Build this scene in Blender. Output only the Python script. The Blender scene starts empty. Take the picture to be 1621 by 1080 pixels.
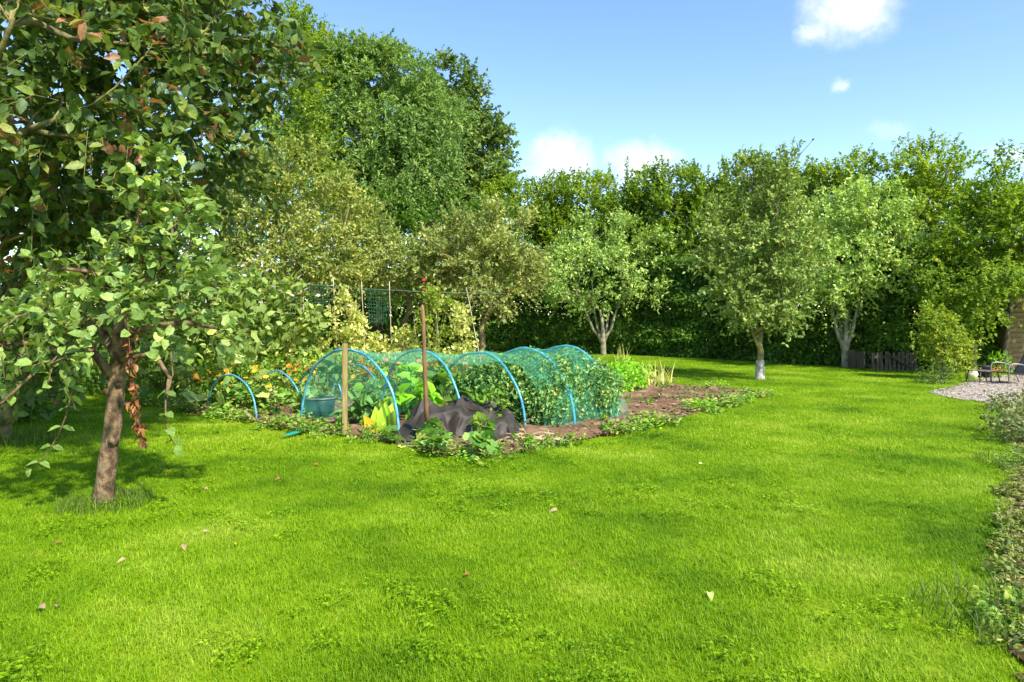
import bpy, math, random
import numpy as np
from mathutils import Vector, Matrix, noise as mnoise

rng = np.random.default_rng(7)
random.seed(7)
scene = bpy.context.scene
COL = scene.collection

# ------------------------------------------------------------------ camera
CAM_H, FPX, CX, HY = 1.55, 1075.0, 810.5, 500.0      # eye height, focal length (photo px), horizon row
cam_d = bpy.data.cameras.new('camera')
cam_d.sensor_width = 36.0
cam_d.lens = FPX / 1621.0 * 36.0
cam_d.shift_y = -(540.0 - HY) / 1621.0
cam_d.clip_start, cam_d.clip_end = 0.05, 3000.0
cam = bpy.data.objects.new('camera', cam_d)
cam.location = (0, 0, CAM_H)
cam.rotation_euler = (math.radians(90), 0, 0)
COL.objects.link(cam)
scene.camera = cam

def P(px, py, d):
    return np.array([(px - CX) / FPX * d, d, CAM_H - (py - HY) / FPX * d])
def G(px, py, z=0.0):
    d = (CAM_H - z) * FPX / (py - HY)
    return np.array([(px - CX) / FPX * d, d, z])

# ------------------------------------------------------------------ light
SUN_AZ = math.atan2(0.50, -0.62)         # compass angle of the sun seen from the garden (x, y)
SUN_EL = math.radians(46)
sun_dir = Vector((math.sin(SUN_AZ) * math.cos(SUN_EL), math.cos(SUN_AZ) * math.cos(SUN_EL), math.sin(SUN_EL)))
sl = bpy.data.lights.new('sun', 'SUN')
sl.energy, sl.angle, sl.color = 3.4, math.radians(1.8), (1.0, 0.955, 0.87)
so = bpy.data.objects.new('sun', sl)
so.rotation_euler = sun_dir.to_track_quat('Z', 'Y').to_euler()
COL.objects.link(so)

world = bpy.data.worlds.new('World')
scene.world = world
world.use_nodes = True
wn, wl = world.node_tree.nodes, world.node_tree.links
wn.clear()
sky = wn.new('ShaderNodeTexSky')
sky.sky_type = 'NISHITA'
sky.sun_disc = False
sky.sun_elevation, sky.sun_rotation = SUN_EL, SUN_AZ
sky.air_density, sky.dust_density, sky.ozone_density = 1.0, 0.1, 1.4
bg = wn.new('ShaderNodeBackground'); bg.inputs['Strength'].default_value = 0.15
hsn = wn.new('ShaderNodeHueSaturation'); hsn.inputs['Saturation'].default_value = 1.14; hsn.inputs['Hue'].default_value = 0.508; hsn.inputs['Value'].default_value = 0.85
wl.new(sky.outputs[0], hsn.inputs['Color']); wl.new(hsn.outputs[0], bg.inputs['Color'])
bgc = wn.new('ShaderNodeBackground'); bgc.inputs['Color'].default_value = (0.93, 0.95, 1.0, 1); bgc.inputs['Strength'].default_value = 0.58
mixw = wn.new('ShaderNodeMixShader')
outw = wn.new('ShaderNodeOutputWorld')
tc = wn.new('ShaderNodeTexCoord')
nz = wn.new('ShaderNodeTexNoise'); nz.inputs['Scale'].default_value = 16.0; nz.inputs['Detail'].default_value = 6.0
nz.inputs['Roughness'].default_value = 0.6
wl.new(tc.outputs['Generated'], nz.inputs['Vector'])
dis = wn.new('ShaderNodeVectorMath'); dis.operation = 'MULTIPLY_ADD'
wl.new(nz.outputs['Color'], dis.inputs[0])
dis.inputs[1].default_value = (0.075, 0.075, 0.075)
dis.inputs[2].default_value = (-0.0375, -0.0375, -0.0375)
addv = wn.new('ShaderNodeVectorMath'); addv.operation = 'ADD'
wl.new(tc.outputs['Generated'], addv.inputs[0]); wl.new(dis.outputs[0], addv.inputs[1])
def dirv(px, py):
    v = np.array([(px - CX) / FPX, 1.0, (HY - py) / FPX]); return v / np.linalg.norm(v)
clouds = [(dirv(1350, 12), 0.075, 1.5, 0.95), (dirv(1285, 45), 0.035, 1.7, 0.7), (dirv(890, 256), 0.066, 1.25, 0.95), (dirv(1022, 268), 0.066, 1.5, 0.95),
          (dirv(1328, 140), 0.021, 1.4, 0.55), (dirv(1612, 238), 0.045, 1.8, 0.6), (dirv(1400, 212), 0.03, 2.0, 0.22), (dirv(560, 300), 0.07, 1.4, 0.8)]
r0 = random.Random(3)
for k in range(16):                                    # the same fair-weather clouds all round the sky
    a = math.radians(62 + k * 15.5 + r0.uniform(-5, 5)); e = math.radians(r0.uniform(8, 40))
    clouds.append((np.array([math.sin(a) * math.cos(e), math.cos(a) * math.cos(e), math.sin(e)]), r0.uniform(0.04, 0.11), 1.5, 0.85))
prev = None
for c, r, asp, dens in clouds:
    sub = wn.new('ShaderNodeVectorMath'); sub.operation = 'SUBTRACT'
    wl.new(addv.outputs[0], sub.inputs[0]); sub.inputs[1].default_value = tuple(c)
    mul = wn.new('ShaderNodeVectorMath'); mul.operation = 'MULTIPLY'
    wl.new(sub.outputs[0], mul.inputs[0]); mul.inputs[1].default_value = (1, 1, asp)
    ln = wn.new('ShaderNodeVectorMath'); ln.operation = 'LENGTH'
    wl.new(mul.outputs[0], ln.inputs[0])
    mr = wn.new('ShaderNodeMapRange'); mr.interpolation_type = 'SMOOTHSTEP'
    wl.new(ln.outputs['Value'], mr.inputs['Value'])
    mr.inputs['From Min'].default_value = r; mr.inputs['From Max'].default_value = r * 0.2
    mr.inputs['To Min'].default_value = 0.0; mr.inputs['To Max'].default_value = dens
    if prev is None:
        prev = mr.outputs[0]
    else:
        mx = wn.new('ShaderNodeMath'); mx.operation = 'MAXIMUM'
        wl.new(prev, mx.inputs[0]); wl.new(mr.outputs[0], mx.inputs[1]); prev = mx.outputs[0]
nz2 = wn.new('ShaderNodeTexNoise'); nz2.inputs['Scale'].default_value = 42.0; nz2.inputs['Detail'].default_value = 7.0; nz2.inputs['Distortion'].default_value = 0.6
wl.new(tc.outputs['Generated'], nz2.inputs['Vector'])
mrw = wn.new('ShaderNodeMapRange'); wl.new(nz2.outputs['Fac'], mrw.inputs['Value']); mrw.inputs['From Min'].default_value = 0.3; mrw.inputs['From Max'].default_value = 0.62; mrw.inputs['To Min'].default_value = 0.55
mlw = wn.new('ShaderNodeMath'); mlw.operation = 'MULTIPLY'; wl.new(prev, mlw.inputs[0]); wl.new(mrw.outputs[0], mlw.inputs[1]); prev = mlw.outputs[0]
wl.new(prev, mixw.inputs[0]); wl.new(bg.outputs[0], mixw.inputs[1]); wl.new(bgc.outputs[0], mixw.inputs[2])
wl.new(mixw.outputs[0], outw.inputs['Surface'])

scene.view_settings.view_transform = 'Standard'
scene.view_settings.look = 'None'
scene.view_settings.exposure = 1.34
scene.view_settings.gamma = 1.0
scene.view_settings.use_curve_mapping = False
scene.render.engine = 'CYCLES'
scene.cycles.max_bounces = 8
scene.cycles.diffuse_bounces = 4
scene.cycles.glossy_bounces = 2
scene.cycles.transmission_bounces = 5
scene.cycles.transparent_max_bounces = 10
scene.cycles.caustics_reflective = False
scene.cycles.caustics_refractive = False

# ------------------------------------------------------------------ helpers: objects
def tag(o, label=None, cat=None, group=None, kind=None):
    if label: o['label'] = label
    if cat: o['category'] = cat
    if group: o['group'] = group
    if kind: o['kind'] = kind
    return o

def empty(name, loc, label, cat, group=None):
    o = bpy.data.objects.new(name, None)
    o.empty_display_size = 0.2
    o.location = tuple(float(v) for v in loc)
    COL.objects.link(o)
    return tag(o, label, cat, group)

def link(name, me, parent=None, loc=None):
    o = bpy.data.objects.new(name, me)
    COL.objects.link(o)
    if parent is not None: o.parent = parent
    if loc is not None: o.location = tuple(float(v) for v in loc)
    return o

def mesh(name, verts, faces, mat, smooth=False, rnd=None):
    me = bpy.data.meshes.new(name)
    me.from_pydata([tuple(map(float, v)) for v in verts], [], [tuple(map(int, f)) for f in faces])
    me.materials.append(mat)
    if smooth: me.polygons.foreach_set('use_smooth', [True] * len(me.polygons))
    if rnd is not None:
        a = me.attributes.new('rnd', 'FLOAT', 'FACE'); a.data.foreach_set('value', np.asarray(rnd, dtype=np.float32))
    me.update()
    return me

def trimesh(name, verts, tris, mat, rnd=None, smooth=False):
    """fast mesh from numpy arrays"""
    me = bpy.data.meshes.new(name)
    nv, nt = len(verts), len(tris)
    me.vertices.add(nv)
    me.vertices.foreach_set('co', np.ascontiguousarray(verts, dtype=np.float32).ravel())
    me.loops.add(nt * 3)
    me.loops.foreach_set('vertex_index', np.ascontiguousarray(tris, dtype=np.int32).ravel())
    me.polygons.add(nt)
    me.polygons.foreach_set('loop_start', np.arange(0, nt * 3, 3, dtype=np.int32))
    if smooth: me.polygons.foreach_set('use_smooth', np.ones(nt, dtype=bool))
    me.materials.append(mat)
    if rnd is not None:
        a = me.attributes.new('rnd', 'FLOAT', 'FACE'); a.data.foreach_set('value', np.ascontiguousarray(rnd, dtype=np.float32))
    me.update(calc_edges=True)
    return me

class MB:
    """mesh builder for boxes, tubes and sheets in local coordinates"""
    def __init__(self): self.v, self.f = [], []
    def tube(self, pts, radii, sides=6, caps=True):
        pts = [np.asarray(p, float) for p in pts]
        n = len(pts)
        if np.isscalar(radii): radii = [radii] * n
        b0 = len(self.v)
        up = np.array([0.0, 0.0, 1.0]); prevx = None
        for i, p in enumerate(pts):
            t = pts[min(i + 1, n - 1)] - pts[max(i - 1, 0)]
            t = t / (np.linalg.norm(t) + 1e-9)
            if prevx is None:
                a = np.array([1.0, 0, 0]) if abs(t[0]) < 0.8 else np.array([0, 1.0, 0])
            else: a = prevx
            x = a - t * a.dot(t); x /= (np.linalg.norm(x) + 1e-9)
            y = np.cross(t, x); prevx = x
            for k in range(sides):
                an = 2 * math.pi * k / sides
                self.v.append(p + radii[i] * (math.cos(an) * x + math.sin(an) * y))
        for i in range(n - 1):
            for k in range(sides):
                k2 = (k + 1) % sides
                self.f.append((b0 + i * sides + k, b0 + i * sides + k2, b0 + (i + 1) * sides + k2, b0 + (i + 1) * sides + k))
        if caps:
            self.f.append(tuple(b0 + k for k in reversed(range(sides))))
            self.f.append(tuple(b0 + (n - 1) * sides + k for k in range(sides)))
        return self
    def box(self, c, s, rot=None, bev=0.0):
        c = np.asarray(c, float); h = np.asarray(s, float) / 2
        b0 = len(self.v)
        if bev <= 0:
            pts = [(sx * h[0], sy * h[1], sz * h[2]) for sx in (-1, 1) for sy in (-1, 1) for sz in (-1, 1)]
            fs = [(0, 1, 3, 2), (4, 6, 7, 5), (0, 4, 5, 1), (2, 3, 7, 6), (0, 2, 6, 4), (1, 5, 7, 3)]
        else:
            pts = []
            for sx in (-1, 1):
                for sy in (-1, 1):
                    for sz in (-1, 1):
                        pts += [(sx * (h[0] - bev), sy * (h[1] - bev), sz * h[2]), (sx * (h[0] - bev), sy * h[1], sz * (h[2] - bev)), (sx * h[0], sy * (h[1] - bev), sz * (h[2] - bev))]
            I = lambda x, y, z, k: ((x * 2 + y) * 2 + z) * 3 + k
            fs = [(I(0,0,0,2), I(0,0,1,2), I(0,1,1,2), I(0,1,0,2)), (I(1,0,0,2), I(1,1,0,2), I(1,1,1,2), I(1,0,1,2)),
                  (I(0,0,0,1), I(1,0,0,1), I(1,0,1,1), I(0,0,1,1)), (I(0,1,0,1), I(0,1,1,1), I(1,1,1,1), I(1,1,0,1)),
                  (I(0,0,0,0), I(0,1,0,0), I(1,1,0,0), I(1,0,0,0)), (I(0,0,1,0), I(1,0,1,0), I(1,1,1,0), I(0,1,1,0))]
            for a in (0, 1):
                for b in (0, 1):
                    fs.append((I(0,a,b,0), I(0,a,b,1), I(1,a,b,1), I(1,a,b,0)))
                    fs.append((I(a,0,b,0), I(a,0,b,2), I(a,1,b,2), I(a,1,b,0)))
                    fs.append((I(a,b,0,1), I(a,b,0,2), I(a,b,1,2), I(a,b,1,1)))
                    for e in (0, 1): fs.append((I(a,b,e,0), I(a,b,e,1), I(a,b,e,2)))
        for p in pts:
            p = np.array(p)
            if rot is not None: p = np.array(rot) @ p
            self.v.append(c + p)
        for f in fs: self.f.append(tuple(b0 + i for i in f))
        return self
    def add(self, verts, faces):
        b0 = len(self.v)
        self.v += [np.asarray(v, float) for v in verts]
        self.f += [tuple(b0 + i for i in f) for f in faces]
        return self
    def build(self, name, mat, parent=None, base=(0, 0, 0), smooth=False, local=True):
        base = np.asarray(base, float)
        me = mesh(name, [v - base for v in self.v], self.f, mat, smooth)
        return link(name, me, parent, None if parent is not None or not local else base)

# ------------------------------------------------------------------ helpers: materials
def lin(r, g, b):
    f = lambda c: (c / 255 / 12.92) if c / 255 <= 0.04045 else ((c / 255 + 0.055) / 1.055) ** 2.4
    return (f(r), f(g), f(b), 1.0)

def newmat(name):
    m = bpy.data.materials.new(name); m.use_nodes = True
    nt = m.node_tree; nt.nodes.clear()
    return m, nt.nodes, nt.links

def ramp(nodes, stops, interp='LINEAR'):
    r = nodes.new('ShaderNodeValToRGB'); cr = r.color_ramp; cr.interpolation = interp
    while len(cr.elements) < len(stops): cr.elements.new(0.5)
    for e, (p, c) in zip(cr.elements, stops): e.position = p; e.color = c
    return r

def leafmat(name, stops, trans=0.38, rough=0.5, spec=0.35, back=1.25, warm=(1.15, 1.1, 0.55), mottle=0.0, gain=(1.95, 1.72, 1.3)):
    """leaf: colour picked per leaf (attribute rnd), glossy front, light shining through"""
    m, n, l = newmat(name)
    stops = [(p_, tuple(min(.85, c_ * g_) for c_, g_ in zip(q_, gain)) + (1.0,)) for p_, q_ in stops]
    at = n.new('ShaderNodeAttribute'); at.attribute_name = 'rnd'
    r = ramp(n, stops); l.new(at.outputs['Fac'], r.inputs[0])
    colour = r.outputs[0]
    if mottle > 0:                                   # blemishes and uneven green within a leaf
        ge = n.new('ShaderNodeNewGeometry'); mt_ = n.new('ShaderNodeTexNoise'); mt_.inputs['Scale'].default_value = 55.0; mt_.inputs['Detail'].default_value = 3.0
        l.new(ge.outputs['Position'], mt_.inputs['Vector'])
        rm_ = ramp(n, [(0.3, (1 - mottle * 1.2, 1 - mottle, 1 - mottle, 1)), (0.5, (1, 1, 1, 1)), (0.66, (1 + mottle, 1 + mottle * .7, 1 + mottle * .3, 1)), (0.74, (1.25, .8, .7, 1))]); l.new(mt_.outputs['Fac'], rm_.inputs[0])
        mm = n.new('ShaderNodeMix'); mm.data_type = 'RGBA'; mm.blend_type = 'MULTIPLY'; mm.inputs['Factor'].default_value = 1.0
        l.new(r.outputs[0], mm.inputs['A']); l.new(rm_.outputs[0], mm.inputs['B']); colour = mm.outputs['Result']
    p = n.new('ShaderNodeBsdfPrincipled')
    p.inputs['Roughness'].default_value = rough
    p.inputs['Specular IOR Level'].default_value = spec
    l.new(colour, p.inputs['Base Color'])
    t = n.new('ShaderNodeBsdfTranslucent')
    mu = n.new('ShaderNodeMix'); mu.data_type = 'RGBA'; mu.blend_type = 'MULTIPLY'; mu.inputs['Factor'].default_value = 1.0
    l.new(colour, mu.inputs['A']); mu.inputs['B'].default_value = (warm[0] * back, warm[1] * back, warm[2] * back, 1)
    l.new(mu.outputs['Result'], t.inputs['Color'])
    mx = n.new('ShaderNodeMixShader'); mx.inputs[0].default_value = trans
    l.new(p.outputs[0], mx.inputs[1]); l.new(t.outputs[0], mx.inputs[2])
    o = n.new('ShaderNodeOutputMaterial'); l.new(mx.outputs[0], o.inputs['Surface'])
    return m

def noisemat(name, stops, scale=8.0, detail=6.0, rough=0.8, bump=0.0, bscale=None, stretch=(1, 1, 1), spec=0.3, coord='Object', metal=0.0, distort=0.0):
    m, n, l = newmat(name)
    tcn = n.new('ShaderNodeTexCoord'); mp = n.new('ShaderNodeMapping'); mp.inputs['Scale'].default_value = stretch
    l.new(tcn.outputs[coord], mp.inputs['Vector'])
    nt = n.new('ShaderNodeTexNoise'); nt.inputs['Scale'].default_value = scale; nt.inputs['Detail'].default_value = detail
    nt.inputs['Distortion'].default_value = distort
    l.new(mp.outputs[0], nt.inputs['Vector'])
    r = ramp(n, stops); l.new(nt.outputs['Fac'], r.inputs[0])
    p = n.new('ShaderNodeBsdfPrincipled'); p.inputs['Roughness'].default_value = rough
    p.inputs['Specular IOR Level'].default_value = spec; p.inputs['Metallic'].default_value = metal
    l.new(r.outputs[0], p.inputs['Base Color'])
    if bump > 0:
        n2 = n.new('ShaderNodeTexNoise'); n2.inputs['Scale'].default_value = bscale or scale * 3; n2.inputs['Detail'].default_value = 8
        l.new(mp.outputs[0], n2.inputs['Vector'])
        b = n.new('ShaderNodeBump'); b.inputs['Strength'].default_value = bump; b.inputs['Distance'].default_value = 0.02
        l.new(n2.outputs['Fac'], b.inputs['Height']); l.new(b.outputs[0], p.inputs['Normal'])
    o = n.new('ShaderNodeOutputMaterial'); l.new(p.outputs[0], o.inputs['Surface'])
    return m

M = {}
# leaves (real-world reflectances)
M['apple_leaf'] = leafmat('fresh_apple_leaf', [(0, lin(66, 88, 46)), (0.5, lin(100, 126, 66)), (0.85, lin(136, 156, 92)), (1, lin(172, 182, 108))], trans=0.36, gain=(1.75, 1.65, 1.35), mottle=0.3)
M['dark_leaf'] = leafmat('old_dark_leaf', [(0, lin(44, 66, 30)), (0.5, lin(70, 96, 42)), (0.7, lin(98, 122, 54)), (0.77, lin(126, 134, 60)), (0.79, lin(128, 94, 68)), (1, lin(168, 128, 104))], trans=0.36, gain=(1.45, 1.32, 1.15), mottle=0.3)
M['olive_leaf'] = leafmat('olive_yellow_leaf', [(0, lin(68, 88, 38)), (0.4, lin(98, 116, 52)), (0.75, lin(136, 144, 72)), (0.93, lin(170, 166, 96)), (1, lin(160, 130, 80))], trans=0.36, gain=(1.8, 1.65, 1.5))
M['olive_green_leaf'] = leafmat('olive_green_leaf', [(0, lin(70, 90, 44)), (0.5, lin(104, 122, 62)), (0.85, lin(144, 154, 90)), (1, lin(176, 170, 110))], trans=0.36, gain=(1.8, 1.65, 1.5))
M['ash_leaf'] = leafmat('ash_leaf', [(0, lin(52, 80, 40)), (0.5, lin(84, 114, 60)), (0.85, lin(114, 140, 78)), (1, lin(144, 150, 76))], trans=0.33, gain=(1.9, 1.7, 1.3))
M['sycamore_leaf'] = leafmat('sycamore_leaf', [(0, lin(46, 66, 36)), (0.6, lin(76, 98, 52)), (0.9, lin(104, 122, 62)), (1, lin(140, 120, 66))], trans=0.33, gain=(2.5, 2.25, 1.9))
M['hedge_leaf'] = leafmat('hedge_leaf', [(0, lin(42, 70, 24)), (0.6, lin(70, 102, 36)), (0.93, lin(100, 128, 48)), (1, lin(140, 146, 66))], trans=0.36, gain=(1.95, 1.8, 1.4))
M['beech_leaf'] = leafmat('beech_leaf', [(0, lin(52, 78, 24)), (0.5, lin(88, 118, 36)), (0.85, lin(124, 146, 48)), (1, lin(164, 158, 58))], trans=0.4)
M['silver_leaf'] = leafmat('silvery_leaf', [(0, lin(74, 96, 46)), (0.5, lin(110, 134, 66)), (0.85, lin(150, 168, 100)), (1, lin(190, 200, 146))], trans=0.3, gain=(2.2, 2.05, 1.8))
M['grey_leaf'] = leafmat('grey_green_leaf', [(0, lin(58, 84, 42)), (0.5, lin(92, 118, 60)), (0.85, lin(132, 152, 86)), (1, lin(176, 188, 130))], trans=0.3)
M['yellow_leaf'] = leafmat('yellow_green_leaf', [(0, lin(70, 102, 32)), (0.5, lin(116, 140, 44)), (0.85, lin(152, 162, 60)), (1, lin(170, 136, 70))], trans=0.42, gain=(1.5, 1.4, 1.3))
M['bean_leaf'] = leafmat('bean_leaf', [(0, lin(88, 104, 50)), (0.35, lin(132, 140, 72)), (0.7, lin(172, 172, 102)), (0.9, lin(192, 182, 134)), (1, lin(150, 124, 90))], trans=0.35, gain=(1.9, 1.85, 1.7))
M['bright_leaf'] = leafmat('bright_leaf', [(0, lin(66, 116, 30)), (0.5, lin(104, 158, 40)), (1, lin(150, 186, 62))], trans=0.4)
M['kale_leaf'] = leafmat('kale_leaf', [(0, lin(50, 88, 44)), (0.5, lin(84, 124, 64)), (0.9, lin(122, 154, 88)), (1, lin(168, 160, 80))], trans=0.25, rough=0.6, gain=(1.6, 1.55, 1.4))
M['squash_leaf'] = leafmat('squash_leaf', [(0, lin(54, 98, 34)), (0.5, lin(88, 136, 50)), (0.85, lin(132, 168, 84)), (1, lin(182, 190, 96))], trans=0.35, rough=0.6, gain=(1.6, 1.38, 1.25), mottle=0.3)
M['pale_leaf'] = leafmat('pale_big_leaf', [(0, lin(84, 112, 46)), (0.5, lin(128, 152, 74)), (0.85, lin(168, 186, 114)), (1, lin(206, 206, 120))], trans=0.35, rough=0.6, gain=(1.4, 1.3, 1.2), mottle=0.3)
M['weed_leaf'] = leafmat('weed_leaf', [(0, lin(60, 96, 28)), (0.5, lin(98, 140, 42)), (0.85, lin(146, 168, 70)), (1, lin(176, 160, 96))], trans=0.35, gain=(1.4, 1.3, 1.15))
M['dry_leaf'] = leafmat('dry_leaf', [(0, lin(108, 84, 58)), (0.5, lin(150, 122, 86)), (1, lin(184, 158, 120))], trans=0.2, gain=(1.1, 1.1, 1.1))
M['rust_leaf'] = leafmat('rust_leaf', [(0, lin(64, 40, 26)), (0.5, lin(122, 76, 44)), (1, lin(172, 118, 66))], trans=0.25, gain=(1.1, 1.1, 1.1))
M['straw_blade'] = leafmat('pale_blade', [(0, lin(110, 132, 60)), (0.5, lin(164, 172, 98)), (1, lin(204, 198, 150))], trans=0.3)
M['cover_leaf'] = leafmat('ground_cover_leaf', [(0, lin(84, 106, 38)), (0.5, lin(130, 142, 60)), (0.8, lin(166, 166, 92)), (1, lin(180, 160, 116))], trans=0.33, gain=(1.0, 1.0, .95))
M['border_leaf'] = leafmat('border_leaf', [(0, lin(70, 92, 42)), (0.5, lin(110, 126, 62)), (0.8, lin(156, 150, 94)), (1, lin(186, 166, 132))], trans=0.3, gain=(1.05, 1.05, 1.0))
M['orange_petal'] = leafmat('orange_petal', [(0, lin(206, 108, 24)), (0.5, lin(232, 150, 30)), (1, lin(244, 190, 50))], trans=0.25, warm=(1, 1, 1), gain=(1, 1, 1))
M['yellow_petal'] = leafmat('yellow_petal', [(0, lin(222, 168, 30)), (1, lin(246, 210, 60))], trans=0.25, warm=(1, 1, 1), gain=(1, 1, 1))
M['rust_petal'] = leafmat('rust_petal', [(0, lin(170, 72, 28)), (1, lin(214, 112, 44))], trans=0.2, warm=(1, 1, 1), gain=(1, 1, 1))
M['pink_petal'] = leafmat('pink_white_petal', [(0, lin(190, 172, 160)), (0.8, lin(222, 212, 196)), (1, lin(204, 160, 200))], trans=0.25, warm=(1, 1, 1), gain=(1, 1, 1))
M['red_petal'] = leafmat('red_petal', [(0, lin(170, 30, 40)), (1, lin(206, 56, 60))], trans=0.2, warm=(1, 1, 1), gain=(1, 1, 1))
M['white_petal'] = leafmat('white_petal', [(0, lin(220, 222, 214)), (1, lin(240, 240, 234))], trans=0.2, warm=(1, 1, 1), gain=(1, 1, 1))
# wood, bark
M['apple_bark'] = noisemat('apple_bark', [(0.3, lin(52, 40, 28)), (0.44, lin(98, 76, 54)), (0.56, lin(134, 108, 78)), (0.68, lin(112, 104, 72)), (0.78, lin(160, 150, 122))], scale=17, detail=10, bump=1.0, bscale=45, stretch=(1, 1, 0.6), rough=0.9)
M['dark_bark'] = noisemat('dark_bark', [(0.3, lin(52, 44, 36)), (0.6, lin(92, 80, 64)), (0.75, lin(120, 112, 82))], scale=8, bump=0.7, bscale=26, stretch=(1, 1, 0.4), rough=0.9)
M['lichen_bark'] = noisemat('lichened_bark', [(0.3, lin(84, 76, 52)), (0.5, lin(126, 118, 78)), (0.65, lin(158, 142, 66))], scale=7, bump=0.6, rough=0.9)
M['pale_bark'] = noisemat('pale_bark', [(0.3, lin(98, 94, 72)), (0.5, lin(140, 134, 108)), (0.7, lin(168, 162, 138))], scale=6, bump=0.5, rough=0.85)
M['limewash'] = noisemat('limewashed_bark', [(0.3, lin(122, 112, 98)), (0.5, lin(168, 160, 148)), (0.7, lin(196, 190, 180))], scale=14, bump=0.5, rough=0.9)
M['stake'] = noisemat('stake_wood', [(0.3, lin(98, 72, 48)), (0.6, lin(134, 100, 68)), (0.8, lin(152, 122, 88))], scale=10, stretch=(4, 4, 0.5), bump=0.3, rough=0.8)
M['post'] = noisemat('post_wood', [(0.3, lin(126, 108, 62)), (0.55, lin(160, 140, 86)), (0.8, lin(178, 162, 112))], scale=8, stretch=(5, 5, 0.5), bump=0.3, rough=0.85)
M['cane'] = noisemat('cane', [(0.3, lin(150, 136, 104)), (0.6, lin(190, 178, 144)), (0.8, lin(206, 196, 170))], scale=12, stretch=(1, 1, 0.6), rough=0.6)
M['old_slat'] = noisemat('weathered_slat', [(0.3, lin(60, 52, 44)), (0.6, lin(98, 86, 72)), (0.8, lin(130, 116, 98))], scale=7, stretch=(4, 4, 0.5), bump=0.3, rough=0.9)
M['shed'] = noisemat('shed_board', [(0.3, lin(112, 92, 62)), (0.6, lin(148, 124, 86)), (0.8, lin(166, 144, 106))], scale=6, stretch=(0.4, 4, 5), bump=0.3, rough=0.85)
M['felt'] = noisemat('roof_felt', [(0.3, lin(54, 54, 56)), (0.7, lin(82, 80, 80))], scale=20, bump=0.4, rough=0.95)
M['stem'] = noisemat('green_stem', [(0.3, lin(84, 108, 44)), (0.7, lin(128, 144, 72))], scale=6, rough=0.6)
M['dry_stem'] = noisemat('dry_stem', [(0.3, lin(150, 124, 86)), (0.7, lin(204, 182, 140))], scale=10, rough=0.8)
# plastics, metal, cloth
M['hoop'] = noisemat('blue_hoop', [(0.3, lin(40, 118, 150)), (0.5, lin(70, 156, 186)), (0.7, lin(120, 186, 200))], scale=9, rough=0.28, spec=0.5)
M['tarp'] = noisemat('black_membrane', [(0.3, lin(42, 36, 29)), (0.55, lin(60, 52, 42)), (0.8, lin(92, 82, 68))], scale=5, bump=0.25, bscale=120, rough=0.55, spec=0.4)
M['tub'] = noisemat('dark_tub', [(0.3, lin(30, 52, 54)), (0.7, lin(48, 74, 74))], scale=6, rough=0.45)
M['metal'] = noisemat('dark_metal', [(0.3, lin(54, 50, 46)), (0.7, lin(86, 80, 72))], scale=12, rough=0.4, metal=0.4)
M['grey_metal'] = noisemat('grey_metal', [(0.3, lin(120, 112, 104)), (0.7, lin(156, 148, 138))], scale=12, rough=0.4, metal=0.3)
M['sling'] = noisemat('sling_fabric', [(0.3, lin(96, 84, 82)), (0.7, lin(130, 116, 112))], scale=40, rough=0.8)
M['render'] = noisemat('pale_render', [(0.3, lin(206, 190, 178)), (0.7, lin(228, 216, 206))], scale=3, bump=0.2, bscale=60, rough=0.9)
M['stone'] = noisemat('pale_stone', [(0.3, lin(196, 180, 150)), (0.7, lin(228, 216, 192))], scale=6, bump=0.4, rough=0.9)
M['pot'] = noisemat('dark_pot', [(0.3, lin(34, 34, 36)), (0.7, lin(56, 54, 54))], scale=8, rough=0.5)
M['string'] = noisemat('green_string', [(0.3, lin(66, 110, 86)), (0.7, lin(120, 150, 124))], scale=12, rough=0.8)
M['green_net'] = noisemat('green_net', [(0.3, lin(22, 60, 34)), (0.7, lin(40, 86, 50))], scale=12, rough=0.7)

# teal crop netting: threads too fine to see singly, so the sheet is partly open
def netmat():
    m, n, l = newmat('teal_crop_net')
    d = n.new('ShaderNodeBsdfDiffuse'); d.inputs['Color'].default_value = lin(120, 222, 186)
    t = n.new('ShaderNodeBsdfTranslucent'); t.inputs['Color'].default_value = lin(120, 222, 186)
    a = n.new('ShaderNodeMixShader'); a.inputs[0].default_value = 0.6
    l.new(d.outputs[0], a.inputs[1]); l.new(t.outputs[0], a.inputs[2])
    tr = n.new('ShaderNodeBsdfTransparent')
    tcn = n.new('ShaderNodeTexCoord'); nt = n.new('ShaderNodeTexNoise'); nt.inputs['Scale'].default_value = 7.0; nt.inputs['Detail'].default_value = 6.0
    l.new(tcn.outputs['Object'], nt.inputs['Vector'])
    mr = n.new('ShaderNodeMapRange'); l.new(nt.outputs['Fac'], mr.inputs['Value'])
    mr.inputs['From Min'].default_value = 0.3; mr.inputs['From Max'].default_value = 0.7
    mr.inputs['To Min'].default_value = 0.14; mr.inputs['To Max'].default_value = 0.34
    mx = n.new('ShaderNodeMixShader'); l.new(mr.outputs[0], mx.inputs[0])
    l.new(tr.outputs[0], mx.inputs[1]); l.new(a.outputs[0], mx.inputs[2])
    o = n.new('ShaderNodeOutputMaterial'); l.new(mx.outputs[0], o.inputs['Surface'])
    return m
M['net'] = netmat()

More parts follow.
